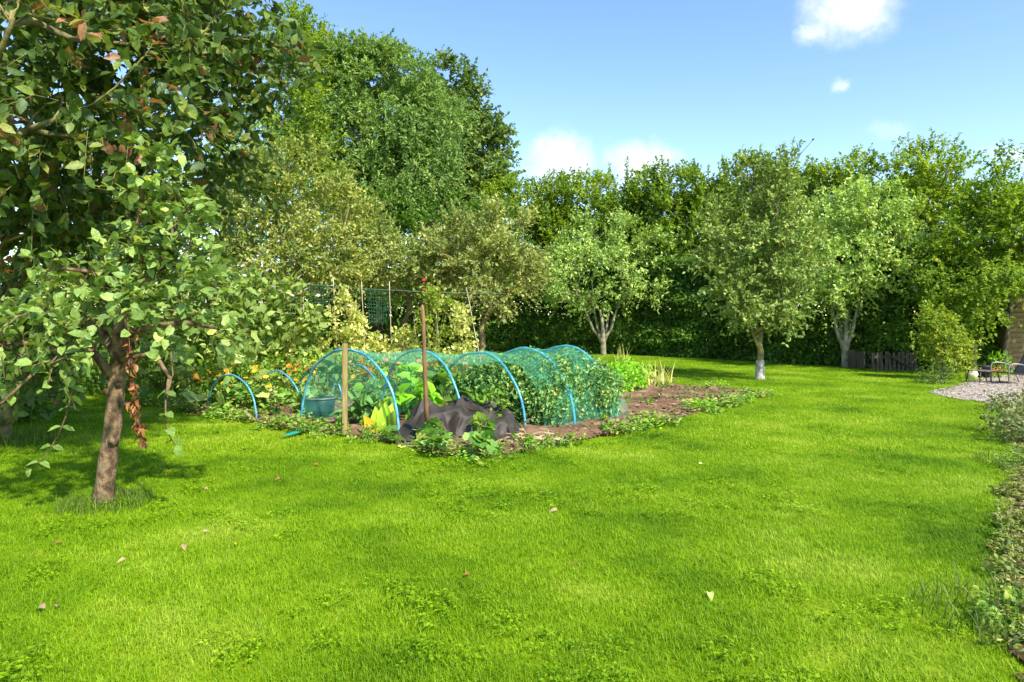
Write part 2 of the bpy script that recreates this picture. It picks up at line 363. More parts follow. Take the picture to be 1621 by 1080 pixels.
# lawn colour shared by the ground sheet and the blades: patches in world space
def lawn_nodes(n, l):
    g = n.new('ShaderNodeNewGeometry')
    n1 = n.new('ShaderNodeTexNoise'); n1.inputs['Scale'].default_value = 0.75; n1.inputs['Detail'].default_value = 5; n1.inputs['Roughness'].default_value = 0.6
    l.new(g.outputs['Position'], n1.inputs['Vector'])
    r1 = ramp(n, [(0.31, lin(98, 140, 10)), (0.44, lin(128, 168, 13)), (0.54, lin(147, 183, 20)), (0.67, lin(174, 199, 56))])
    l.new(n1.outputs['Fac'], r1.inputs[0])
    n2 = n.new('ShaderNodeTexNoise'); n2.inputs['Scale'].default_value = 2.6; n2.inputs['Detail'].default_value = 6; n2.inputs['Roughness'].default_value = 0.65
    mp = n.new('ShaderNodeMapping'); mp.inputs['Location'].default_value = (31, 17, 0); l.new(g.outputs['Position'], mp.inputs['Vector'])
    l.new(mp.outputs[0], n2.inputs['Vector'])
    mr = n.new('ShaderNodeMapRange'); l.new(n2.outputs['Fac'], mr.inputs['Value'])
    mr.inputs['From Min'].default_value = 0.6; mr.inputs['From Max'].default_value = 0.78; mr.inputs['To Max'].default_value = 0.6
    mx = n.new('ShaderNodeMix'); mx.data_type = 'RGBA'
    l.new(mr.outputs[0], mx.inputs['Factor']); l.new(r1.outputs[0], mx.inputs['A']); mx.inputs['B'].default_value = lin(186, 180, 72)
    return mx.outputs['Result'], g

def blademat(name, dark=1.0):
    m, n, l = newmat(name)
    colr, g = lawn_nodes(n, l)
    at = n.new('ShaderNodeAttribute'); at.attribute_name = 'rnd'
    r = ramp(n, [(0, (0.62, 0.70, 0.55, 1)), (0.6, (1, 1, 1, 1)), (0.93, (1.2, 1.12, 1.1, 1)), (1, (1.75, 1.3, 2.2, 1))])
    l.new(at.outputs['Fac'], r.inputs[0])
    mu = n.new('ShaderNodeMix'); mu.data_type = 'RGBA'; mu.blend_type = 'MULTIPLY'; mu.inputs['Factor'].default_value = 1
    l.new(colr, mu.inputs['A']); l.new(r.outputs[0], mu.inputs['B'])
    p = n.new('ShaderNodeBsdfPrincipled'); p.inputs['Roughness'].default_value = 0.5; p.inputs['Specular IOR Level'].default_value = 0.25
    l.new(mu.outputs['Result'], p.inputs['Base Color'])
    t = n.new('ShaderNodeBsdfTranslucent'); l.new(mu.outputs['Result'], t.inputs['Color'])
    ms = n.new('ShaderNodeMixShader'); ms.inputs[0].default_value = 0.42
    l.new(p.outputs[0], ms.inputs[1]); l.new(t.outputs[0], ms.inputs[2])
    o = n.new('ShaderNodeOutputMaterial'); l.new(ms.outputs[0], o.inputs['Surface'])
    return m
M['blade'] = blademat('grass_blade')
M['long_blade'] = leafmat('long_grass_blade', [(0, lin(56, 80, 22)), (0.6, lin(92, 118, 34)), (1, lin(140, 152, 66))], trans=0.35, gain=(1.05, 1.05, 1.0))

m, n, l = newmat('lawn_ground')
colr, g = lawn_nodes(n, l)
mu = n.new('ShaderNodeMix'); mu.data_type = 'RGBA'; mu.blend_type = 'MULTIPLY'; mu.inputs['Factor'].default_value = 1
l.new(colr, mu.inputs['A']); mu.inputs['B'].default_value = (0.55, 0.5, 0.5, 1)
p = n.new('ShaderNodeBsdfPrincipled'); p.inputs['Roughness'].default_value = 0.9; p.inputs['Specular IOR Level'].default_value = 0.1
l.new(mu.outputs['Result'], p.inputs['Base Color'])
o = n.new('ShaderNodeOutputMaterial'); l.new(p.outputs[0], o.inputs['Surface'])
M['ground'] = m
M['soil'] = noisemat('red_brown_soil', [(0.25, lin(78, 60, 44)), (0.45, lin(112, 86, 64)), (0.6, lin(136, 108, 82)), (0.75, lin(160, 136, 106))], scale=2.5, detail=12, bump=0.9, bscale=30, rough=0.95, spec=0.1, coord='Object')
M['leaf_litter'] = noisemat('dark_litter', [(0.3, lin(58, 44, 32)), (0.6, lin(98, 76, 54)), (0.8, lin(134, 108, 78))], scale=14, detail=10, bump=0.8, rough=0.95, spec=0.1)
M['gravel_base'] = noisemat('gravel_bed', [(0.3, lin(128, 116, 100)), (0.5, lin(162, 148, 130)), (0.7, lin(190, 178, 160))], scale=40, detail=10, bump=1.0, bscale=60, rough=0.95, spec=0.1)
M['pebble'] = leafmat('pebble', [(0, lin(116, 102, 88)), (0.5, lin(164, 148, 132)), (1, lin(196, 184, 168))], trans=0.0, rough=0.85, spec=0.2, gain=(1, 1, 1))

# ------------------------------------------------------------------ helpers: foliage
def norm(a): return a / (np.linalg.norm(a, axis=-1, keepdims=True) + 1e-9)

def leaves(pos, axis, nrm, L, W, shape='quad', fold=0.18, curl=0.15):
    """arrays of leaves -> verts, tris, leaf index per tri"""
    N = len(pos)
    axis = norm(axis); side = norm(np.cross(nrm, axis)); nn = norm(np.cross(axis, side))
    L = np.broadcast_to(np.asarray(L, float), (N,))[:, None]; W = np.broadcast_to(np.asarray(W, float), (N,))[:, None]
    def pt(t, s, h): return pos + axis * (L * t) + side * (W * s) + nn * (W * h)
    if shape == 'quad':
        V = np.stack([pt(0, 0, 0), pt(0.45, 0.5, fold), pt(1, 0, -curl), pt(0.45, -0.5, fold)], 1)
        T = np.array([[0, 1, 2], [0, 2, 3]])
    elif shape == 'mid':
        V = np.stack([pt(0, 0, 0), pt(0.3, 0.46, fold), pt(0.68, 0.4, fold * 0.6), pt(1, 0, -curl * 1.6), pt(0.68, -0.4, fold * 0.6), pt(0.3, -0.46, fold)], 1)
        T = np.array([[0, 1, 5], [1, 2, 5], [2, 4, 5], [2, 3, 4]])
    elif shape == 'full':
        V = np.stack([pt(0, 0, 0), pt(0.28, 0.47, fold), pt(0.66, 0.42, fold * 0.5 - curl * 0.5), pt(1, 0, -curl * 1.8),
                      pt(0.66, -0.42, fold * 0.5 - curl * 0.5), pt(0.28, -0.47, fold), pt(0.32, 0, 0), pt(0.68, 0, -curl * 0.7)], 1)
        T = np.array([[0, 1, 6], [0, 6, 5], [1, 2, 7], [1, 7, 6], [6, 7, 4], [6, 4, 5], [2, 3, 7], [7, 3, 4]])
    else:                                               # lobed squash-like leaf
        an = np.linspace(-2.75, 2.75, 13); rr = np.array([0.5, 0.6, 0.5, 0.6, 0.65, 0.56, 0.72, 0.56, 0.65, 0.6, 0.5, 0.6, 0.5])
        cols = [pt(0.38, 0, -0.02)]
        for a, r in zip(an, rr): cols.append(pt(0.38 + 0.86 * r * math.cos(a), r * math.sin(a), fold * abs(math.sin(a)) * r * 1.3 - curl * max(0, math.cos(a)) * r * 1.5))
        V = np.stack(cols, 1)
        T = np.array([[0, i, i + 1] for i in range(1, 13)] )
    k = V.shape[1]
    tris = (T[None] + (np.arange(N) * k)[:, None, None]).reshape(-1, 3)
    return V.reshape(-1, 3), tris, np.repeat(np.arange(N), len(T))

def sprays(centres, radii, n_tw, tw_len, lpt, mid, L, up=0.35, out=0.7, rand=0.7, droop=0.25, flat=0.6, spread=0.9, jit=0.25):
    """twigs leaving each clump centre, leaves set along them"""
    C = np.repeat(centres, n_tw, 0); R = np.repeat(np.broadcast_to(radii, (len(centres),)), n_tw)
    K = len(C)
    rd = norm(rng.normal(size=(K, 3)))
    start = C + rd * (R * rng.random(K) ** 0.5)[:, None] * np.array([1, 1, 0.75])
    o_ = norm(C - np.asarray(mid))
    d = norm(rd * rand + o_ * out + np.array([0, 0, up]))
    ln = tw_len * rng.uniform(0.55, 1.3, K)
    t = (np.arange(lpt)[None] + rng.random((K, lpt))) / lpt
    p = start[:, None] + d[:, None] * (ln[:, None] * t)[..., None]
    p[..., 2] -= droop * ln[:, None] * t ** 2
    p = p.reshape(-1, 3)
    N = len(p)
    dd = np.repeat(d, lpt, 0)
    ax = norm(dd * 0.6 + norm(rng.normal(size=(N, 3))) * spread + np.array([0, 0, -0.15]))
    nr = norm(np.array([0, 0, 1.0]) * flat + norm(rng.normal(size=(N, 3))) * (1 - flat) + o_.repeat(lpt, 0) * 0.25)
    Ls = L * rng.uniform(1 - jit, 1 + jit, N)
    tw = np.repeat(rng.random(K), lpt)
    return p, ax, nr, Ls, tw, (start, d, ln)

def sample_clumps(ells, n, shell=0.5, minz=None, mind=0.0):
    """clump centres in a union of ellipsoids, more near the surface"""
    vol = np.array([e[3] * e[4] * e[5] for e in ells], float) ** 0.8; vol /= vol.sum()
    out = []
    tries = 0
    while len(out) < n and tries < n * 60:
        tries += 1
        e = ells[rng.choice(len(ells), p=vol)]
        u = norm(rng.normal(size=3)[None])[0]
        r = 1 - (1 - rng.random() ** (1 / 2.0)) * (1 - shell * 0.5) if rng.random() < 0.75 else rng.random() ** (1 / 3)
        lump = 1 + 0.22 * mnoise.noise(Vector(u * 1.7) + Vector((e[0], e[1], e[2])))
        c = np.array(e[:3]) + u * np.array(e[3:6]) * r * lump
        if minz is not None and c[2] < minz: continue
        md = mind * (1 if tries < n * 25 else 0.5)
        if md and out and np.min(np.linalg.norm(np.array(out) - c, axis=1)) < md: continue
        out.append(c)
    return np.array(out)

def skeleton(stems, clumps, rtip=0.012, seg=0.45, lift=0.25, expo=2.3):
    """branches that grow from the stems to every clump; returns tubes [(pts, radii)]"""
    pos, par, fixed = [], [], []
    chains = []
    for st in stems:
        idx = []
        for i, (p, r) in enumerate(st):
            pos.append(np.asarray(p, float)); par.append(idx[-1] if i else -1); fixed.append(r); idx.append(len(pos) - 1)
        chains.append(idx)
    ok = [fixed_i for fixed_i in range(len(pos))]
    top = pos[chains[0][-1]]
    order = np.argsort(np.linalg.norm(clumps - top, axis=1))
    path = [0.0] * len(pos)
    for i in range(len(pos)):
        if par[i] >= 0: path[i] = path[par[i]] + np.linalg.norm(pos[i] - pos[par[i]])
    allow = [False] * len(pos)
    for ch in chains:
        for q in ch[max(1, len(ch) // 2):]: allow[q] = True
    for ci in order:
        c = clumps[ci]
        A = np.array(pos); d = np.linalg.norm(A - c, axis=1)
        cost = d + 0.25 * np.array(path) + 0.8 * np.maximum(0, A[:, 2] - c[2] + 0.15) + np.where(np.array(allow), 0, 1e3)
        j = int(np.argmin(cost)); a = pos[j]
        dist = d[j]; m_ = max(2, int(dist / seg) + 1)
        pj = par[j]
        tang = (a - pos[pj]) if pj >= 0 else np.array([0, 0, 1.0])
        tang = tang / (np.linalg.norm(tang) + 1e-9)
        ctrl = a + tang * dist * 0.3 + np.array([0, 0, lift * dist * 0.3]) + rng.normal(size=3) * 0.07 * dist
        ch = [j]
        for k in range(1, m_ + 1):
            t = k / m_
            q = (1 - t) ** 2 * a + 2 * t * (1 - t) * ctrl + t * t * c + (rng.normal(size=3) * 0.025 * dist if k < m_ else 0)
            pos.append(q); par.append(ch[-1]); fixed.append(0); allow.append(True)
            path.append(path[ch[-1]] + np.linalg.norm(q - pos[ch[-1]])); ch.append(len(pos) - 1)
        chains.append(ch)
    load = np.zeros(len(pos)); child = np.zeros(len(pos), int)
    for i in range(len(pos)):
        if par[i] >= 0: child[par[i]] += 1
    for i in range(len(pos) - 1, -1, -1):
        if child[i] == 0: load[i] += rtip ** expo
        load[i] *= 1.0
        if par[i] >= 0: load[par[i]] += load[i] * 1.02
    rad = load ** (1 / expo)
    tubes = []
    for k, ch in enumerate(chains):
        rr = []
        for q in ch: rr.append(fixed[q] if fixed[q] > 0 else rad[q])
        if k >= len(stems) and len(ch) > 1: rr[0] = min(rr[0], rr[1] * 1.35)
        tubes.append(([pos[q] for q in ch], rr))
    return tubes

def stemline(a, b, ra, rb, n=6, wob=0.03, bend=(0, 0, 0)):
    a, b = np.asarray(a, float), np.asarray(b, float); out = []
    for i in range(n + 1):
        t = i / n
        p = a * (1 - t) + b * t + np.asarray(bend) * math.sin(math.pi * t)
        if 0 < i: p = p + rng.normal(size=3) * np.array([wob, wob, 0])
        out.append((p, ra + (rb - ra) * t ** 0.8))
    return out

def tree(name, label, base, stems, ells, n_cl, cl_r, n_tw, tw_len, lpt, L, W, mat, bark, cat='tree', group=None, shape='quad', up=0.35, out=0.7,
         rand=0.7, droop=0.25, flat=0.6, rtip=0.012, lift=0.25, mind=0.0, shell=0.5, sides=7, twig_r=0.0, minz=None, tone=0.0, fold=0.18, extra_clumps=None, jit=0.25):
    base = np.asarray(base, float)
    root = empty(name, base, label, cat, group)
    cl = sample_clumps(ells, n_cl, shell, minz, mind)
    if extra_clumps is not None: cl = np.vstack([cl, extra_clumps])
    mid = np.mean(np.array([e[:3] for e in ells]), 0) - np.array([0, 0, 0.3])
    tubes = skeleton(stems, cl, rtip=rtip, lift=lift)
    tb, bb = MB(), MB()
    for k, (pts, rr) in enumerate(tubes):
        if k < len(stems): tb.tube(pts, rr, sides + 3)
        else: bb.tube(pts, rr, max(4, sides - 2), caps=False)
    tb.build('trunk', bark, root, base, smooth=True)
    p, ax, nr, Ls, tw, (st, d, ln) = sprays(cl, cl_r, n_tw, tw_len, lpt, mid, L, up, out, rand, droop, flat, jit=jit)
    if twig_r > 0:
        for i in range(len(st)):
            e1 = st[i] + d[i] * ln[i] * 0.5 - np.array([0, 0, droop * ln[i] * 0.25]); e2 = st[i] + d[i] * ln[i] - np.array([0, 0, droop * ln[i]])
            bb.tube([st[i], e1, e2], [twig_r, twig_r * 0.7, twig_r * 0.4], 3, caps=False)
    bb.build('branches', bark, root, base, smooth=True)
    V, T, ix = leaves(p - base, ax, nr, Ls, Ls * (W / L), shape, fold=fold)
    clr = np.repeat(np.repeat(rng.random(len(cl)), n_tw), lpt)
    rv = np.clip(0.5 * rng.random(len(p)) + 0.28 * tw + 0.22 * clr + tone, 0, 1)
    co = link('crown', trimesh('crown', V, T, mat, rv[ix], smooth=shape == 'full'), root)
    co['kind'] = 'stuff'
    return root, cl

def leaders(root, spots, mat, bark, L, W, n_=46):
    """thin upright shoots rising above a crown: one part"""
    base = np.array(root.location); mb = MB(); P_, A_, N_ = [], [], []
    for x, y, z0, z1 in spots:
        tip = np.array([x + rng.normal() * .18, y + rng.normal() * .1, z1]); a = np.array([x, y, z0])
        mb.tube([a, (a + tip) / 2 + rng.normal(size=3) * .04, tip], [.016, .01, .005], 4)
        k = max(10, int(n_ * (z1 - z0))); t = rng.random(k); q = a[None] * (1 - t)[:, None] + tip[None] * t[:, None] + rng.normal(size=(k, 3)) * (.13 * (1.15 - t))[:, None]
        P_.append(q); A_.append(norm(rng.normal(size=(k, 3)) + np.array([0, 0, .5]))); N_.append(norm(rng.normal(size=(k, 3)) * .6 + np.array([0, -.2, 1])))
    P_, A_, N_ = np.vstack(P_), np.vstack(A_), np.vstack(N_)
    V, T, ix = leaves(P_ - base, A_, N_, L * rng.uniform(.7, 1.2, len(P_)), W)
    so_ = mb.build('shoots', bark, root, base); so_['kind'] = 'stuff'; lo = link('shoot_leaves', trimesh('shoot_leaves', V, T, mat, rng.random(len(P_))[ix]), so_); lo['kind'] = 'stuff'

def blades_mesh(name, n, spread, hgt, wid, mat, lean=0.35, seg=2, disc=True, drop=0.3):
    """a tuft of curved blades about the origin"""
    if disc:
        r = spread * np.sqrt(rng.random(n)); a = rng.random(n) * 2 * np.pi
        p = np.stack([r * np.cos(a), r * np.sin(a), np.zeros(n)], 1)
    else:
        p = np.stack([(rng.random(n) - 0.5) * spread, (rng.random(n) - 0.5) * spread, np.zeros(n)], 1)
    h = hgt * rng.uniform(0.5, 1.25, n); a = rng.random(n) * 2 * np.pi
    d = np.stack([np.cos(a), np.sin(a), np.zeros(n)], 1); s = np.stack([-np.sin(a), np.cos(a), np.zeros(n)], 1)
    ln = lean * rng.uniform(0.2, 1.6, n)
    w = wid * rng.uniform(0.6, 1.3, n)
    rows = []
    for k in range(seg + 1):
        t = k / seg
        c = p + d * (h * ln * t * t)[:, None]; c[:, 2] = h * (t - drop * ln * t * t)
        ww = w * (1 - t) * 0.5 if k else w * 0.5
        if k < seg: rows += [c - s * (ww if k else w * 0.4)[:, None], c + s * (ww if k else w * 0.4)[:, None]]
        else: rows.append(c)
    V = np.stack(rows, 1); kk = V.shape[1]
    T = []
    for k in range(seg - 1): T += [[2 * k, 2 * k + 1, 2 * k + 3], [2 * k, 2 * k + 3, 2 * k + 2]]
    T.append([2 * seg - 2, 2 * seg - 1, 2 * seg])
    T = np.array(T); tris = (T[None] + (np.arange(n) * kk)[:, None, None]).reshape(-1, 3)
    return trimesh(name, V.reshape(-1, 3), tris, mat, np.repeat(rng.random(n), len(T)))

def scatter_gn(name, points, rot, scale, idx, protos, kind='stuff', label=None, cat=None):
    """one stuff object: prototypes set on points by geometry nodes"""
    me = bpy.data.meshes.new(name)
    me.vertices.add(len(points)); me.vertices.foreach_set('co', np.ascontiguousarray(points, np.float32).ravel())
    for nm, arr, tp in (('rot', rot, 'FLOAT'), ('scl', scale, 'FLOAT'), ('pick', idx, 'INT')):
        a = me.attributes.new(nm, tp, 'POINT'); a.data.foreach_set('value', np.asarray(arr, np.int32 if tp == 'INT' else np.float32))
    o = link(name, me)
    pc = bpy.data.collections.new(name + '_kinds')
    for q in protos: pc.objects.link(bpy.data.objects.new(q.name, q))
    ng = bpy.data.node_groups.new(name + '_nodes', 'GeometryNodeTree')
    ng.interface.new_socket('Geometry', in_out='INPUT', socket_type='NodeSocketGeometry')
    ng.interface.new_socket('Geometry', in_out='OUTPUT', socket_type='NodeSocketGeometry')
    N, Lk = ng.nodes, ng.links
    gi, go = N.new('NodeGroupInput'), N.new('NodeGroupOutput')
    ci = N.new('GeometryNodeCollectionInfo'); ci.inputs['Collection'].default_value = pc
    ci.inputs['Separate Children'].default_value = True; ci.inputs['Reset Children'].default_value = True
    ip = N.new('GeometryNodeInstanceOnPoints'); ip.inputs['Pick Instance'].default_value = True
    def na(nm, tp):
        q = N.new('GeometryNodeInputNamedAttribute'); q.data_type = tp; q.inputs['Name'].default_value = nm; return q.outputs['Attribute']
    cx = N.new('ShaderNodeCombineXYZ'); Lk.new(na('rot', 'FLOAT'), cx.inputs['Z'])
    er = N.new('FunctionNodeEulerToRotation'); Lk.new(cx.outputs[0], er.inputs[0])
    sc = N.new('ShaderNodeCombineXYZ'); s_ = na('scl', 'FLOAT')
    for ax_ in 'XYZ': Lk.new(s_, sc.inputs[ax_])
    Lk.new(gi.outputs[0], ip.inputs['Points']); Lk.new(ci.outputs[0], ip.inputs['Instance'])
    Lk.new(na('pick', 'INT'), ip.inputs['Instance Index']); Lk.new(er.outputs[0], ip.inputs['Rotation']); Lk.new(sc.outputs[0], ip.inputs['Scale'])
    Lk.new(ip.outputs[0], go.inputs[0])
    md = o.modifiers.new('scatter', 'NODES'); md.node_group = ng
    return tag(o, label, cat, None, kind)

def inpoly(pts, poly):
    x, y = pts[:, 0], pts[:, 1]; ins = np.zeros(len(pts), bool); n_ = len(poly); j = n_ - 1
    for i in range(n_):
        xi, yi, xj, yj = poly[i][0], poly[i][1], poly[j][0], poly[j][1]
        c = ((yi > y) != (yj > y)) & (x < (xj - xi) * (y - yi) / (yj - yi + 1e-12) + xi)
        ins ^= c; j = i
    return ins

def edge_dist(pts, poly):
    dist = np.full(len(pts), 1e9)
    for i in range(len(poly)):
        a, b_ = poly[i - 1], poly[i]; ab = b_ - a
        t = np.clip(((pts[:, :2] - a) @ ab) / (ab @ ab + 1e-9), 0, 1)
        dist = np.minimum(dist, np.linalg.norm(pts[:, :2] - a - t[:, None] * ab, axis=1))
    return dist
def inset(pts, poly, m_):
    r = inpoly(pts, poly); k = np.nonzero(r)[0]
    r[k] = edge_dist(pts[k], poly) > m_ * rng.random(len(k)) * 1.6
    return r

# ================================================================== the setting
gv, gf = [], []
xs = [-900, -120, -40, -16, -8, 0, 8, 16, 40, 120, 900]; ys = [-300, -40, -6, 0, 6, 12, 20, 34, 70, 200, 1500]
for y in ys:
    for x in xs: gv.append((x, y, 0))
nx = len(xs)
for j in range(len(ys) - 1):
    for i in range(nx - 1): gf.append((j * nx + i, j * nx + i + 1, (j + 1) * nx + i + 1, (j + 1) * nx + i))
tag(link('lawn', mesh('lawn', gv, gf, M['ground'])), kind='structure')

# vegetable bed (photo outline laid on the ground)
bed_px = [(225, 640), (300, 655), (400, 669), (470, 683), (560, 694), (640, 708), (700, 722), (745, 729), (800, 722), (850, 712), (910, 700), (985, 688), (1060, 668), (1130, 648), (1195, 632),
          (1215, 626), (1150, 617), (1090, 614), (1062, 606), (1040, 592), (980, 580), (900, 572)]
bed = [G(*q)[:2] for q in bed_px] + [np.array([-1.5, 20.0]), np.array([-8.5, 19.0]), np.array([-7.4, 14.5])]
bed = np.array(bed)

def soil_sheet(name, poly, mat, step, amp, z0, edge=0.25, seed=0.0):
    mn, mx_ = poly.min(0), poly.max(0)
    nx_, ny_ = int((mx_[0] - mn[0]) / step) + 2, int((mx_[1] - mn[1]) / step) + 2
    gx, gy = np.meshgrid(mn[0] + np.arange(nx_) * step, mn[1] + np.arange(ny_) * step)
    pts = np.stack([gx.ravel(), gy.ravel()], 1)
    ins = inpoly(pts, poly)
    dist = np.full(len(pts), 1e9)
    for i in range(len(poly)):
        a, b = poly[i - 1], poly[i]; ab = b - a
        t = np.clip(((pts - a) @ ab) / (ab @ ab + 1e-9), 0, 1)
        dist = np.minimum(dist, np.linalg.norm(pts - a - t[:, None] * ab, axis=1))
    z = np.zeros(len(pts))
    for i in np.nonzero(ins)[0]:
        q = Vector((pts[i, 0] * 1.0 + seed, pts[i, 1], 0.3))
        nn_ = mnoise.fractal(q * 1.6, 1.0, 2.0, 2) * 0.7 + mnoise.fractal(q * 7.0, 1.0, 2.0, 2) * 0.5
        z[i] = z0 + min(1.0, dist[i] / edge) * (amp * (0.75 + nn_))
    V = np.column_stack([pts, z])
    idm = np.arange(len(pts)).reshape(ny_, nx_)
    q = np.stack([idm[:-1, :-1], idm[:-1, 1:], idm[1:, 1:], idm[1:, :-1]], -1).reshape(-1, 4)
    q = q[ins[q].all(1)]
    tr = np.vstack([q[:, [0, 1, 2]], q[:, [0, 2, 3]]])
    used = np.unique(tr); remap = -np.ones(len(pts), int); remap[used] = np.arange(len(used))
    return tag(link(name, trimesh(name, V[used], remap[tr], mat, smooth=True)), kind='structure')
soil_sheet('vegetable_bed', bed, M['soil'], 0.055, 0.075, 0.006)

gravel_px = [(1466, 622), (1500, 614), (1530, 605), (1560, 597), (1640, 592), (1760, 592), (1800, 640), (1680, 665), (1600, 650), (1575, 641), (1530, 635), (1495, 630)]
gravel = np.array([G(*q)[:2] for q in gravel_px])
soil_sheet('gravel_patio', gravel, M['gravel_base'], 0.12, 0.015, 0.006, seed=5)

# litter strip under the hedge and the border soil at the right
hedge_line = np.array([(-18.0, 31.0), (-3.0, 30.5), (1.5, 29.6), (5.2, 27.6), (8.2, 24.4), (10.2, 21.6), (11.9, 20.2), (14.5, 21.0), (19.0, 23.0)])
strip = np.vstack([hedge_line + np.array([-0.35, -1.15]), (hedge_line + np.array([1.2, 1.6]))[::-1]])
soil_sheet('hedge_bottom_soil', strip, M['leaf_litter'], 0.3, 0.03, 0.004, seed=9)
border_edge = np.array([G(1575, 1120), G(1577, 1000), G(1580, 860), G(1583, 780), G(1600, 730), G(1596, 700), G(1588, 650), G(1580, 642)])[:, :2]
border = np.vstack([border_edge, [(12.5, 11.5), (9.0, 5.0), (5.0, 2.0), (3.0, 1.6)]])
soil_sheet('border_soil', border, M['leaf_litter'], 0.12, 0.03, 0.012, seed=13)

# ------------------------------------------------------------------ lawn grass
near_p = [blades_mesh('grass_near_%d' % k, 190, 0.13, 0.034, 0.0040, M['blade'], lean=0.9, seg=3) for k in range(6)]
far_p = [blades_mesh('grass_far_%d' % k, 150, 0.30, 0.032, 0.009, M['blade'], lean=0.9, seg=2) for k in range(5)]
def lawn_points(d0, d1, dens, wide=0.80):
    st_ = 1 / math.sqrt(dens)                                   # jittered grid: no bald spots
    gx, gy = np.meshgrid(np.arange(-d1 * wide, d1 * wide, st_), np.arange(d0, d1, st_))
    pts = np.column_stack([gx.ravel(), gy.ravel(), np.zeros(gx.size)])
    pts[:, :2] += (rng.random((len(pts), 2)) - .5) * st_ * 1.5
    pts = pts[np.abs(pts[:, 0]) < pts[:, 1] * wide]
    keep = ~inset(pts, bed, .10) & ~inset(pts, gravel, .05) & ~inset(pts, border, .12) & ~inset(pts, strip, .1)
    return pts[keep]
def lawn_scatter(name, pts, protos, smin, smax, label):
    n_ = len(pts)
    sc_ = rng.uniform(smin, smax, n_)
    for i in range(n_): sc_[i] *= 1 + 0.28 * mnoise.noise(Vector((pts[i, 0] * 1.3, pts[i, 1] * 1.3, 2.0)))
    return scatter_gn(name, pts, rng.random(n_) * 6.28, sc_, rng.integers(0, len(protos), n_), protos, 'stuff', label, 'grass')
lawn_scatter('lawn_grass', lawn_points(1.8, 7.5, 85, 0.86), near_p, 0.85, 1.3, 'short bright green mown grass of the near lawn')
lawn_scatter('distant_lawn_grass', lawn_points(7.2, 31, 16, 0.84), far_p, 0.75, 1.3, 'short bright green mown grass of the far lawn by the hedge')

# low clover and weed leaves in the lawn
clover = []
for k in range(4):
    n_ = 60; a = rng.random(n_) * 6.28; r = 0.11 * np.sqrt(rng.random(n_))
    p = np.column_stack([r * np.cos(a), r * np.sin(a), rng.uniform(0.03, 0.06, n_)])
    ax = norm(np.column_stack([np.cos(a * 3), np.sin(a * 3), rng.normal(size=n_) * 0.2])); nr = norm(np.array([0, 0, 1.0]) + rng.normal(size=(n_, 3)) * 0.25)
    V, T, ix = leaves(p, ax, nr, rng.uniform(0.014, 0.03, n_), rng.uniform(0.011, 0.02, n_), 'quad')
    clover.append(trimesh('clover_%d' % k, V, T, M['blade'], rng.random(n_)[ix] * 0.9))
cp = lawn_points(2.4, 9.0, 14, 0.8)
cn = np.array([mnoise.noise(Vector((q[0] * 0.8 + 40, q[1] * 0.8, 0))) for q in cp])
cp = cp[cn > 0.12]
scatter_gn('lawn_clover', cp, rng.random(len(cp)) * 6.28, rng.uniform(0.6, 1.2, len(cp)), rng.integers(0, 4, len(cp)), clover, 'stuff', 'low clover and weed leaves mixed into the lawn', 'clover')

# gravel stones
def pebble(seed):
    r_ = random.Random(seed); V = []
    for z, rr in ((-0.35, 0.6), (0.05, 1.0), (0.45, 0.55)):
        for k in range(5):
            a = 6.283 * k / 5 + z; q = rr * r_.uniform(0.75, 1.2); V.append((q * math.cos(a), q * math.sin(a) * 0.8, z * 0.8))
    F = [(0, 1, 2, 3, 4)[::-1], (10, 11, 12, 13, 14)]
    for b in (0, 5):
        for k in range(5): F.append((b + k, b + (k + 1) % 5, b + 5 + (k + 1) % 5, b + 5 + k))
    return mesh('pebble_%d' % seed, V, F, M['pebble'], rnd=[r_.random()] * len(F))
pn = 6500
pp = np.column_stack([rng.uniform(8.0, 15, pn), rng.uniform(10.4, 18, pn), np.full(pn, 0.025)]); pp = pp[inpoly(pp, gravel)]
scatter_gn('gravel_stones', pp, rng.random(len(pp)) * 6.28, rng.uniform(0.012, 0.032, len(pp)), rng.integers(0, 5, len(pp)), [pebble(s) for s in range(5)], 'stuff', 'loose pinkish gravel stones of the patio', 'gravel')

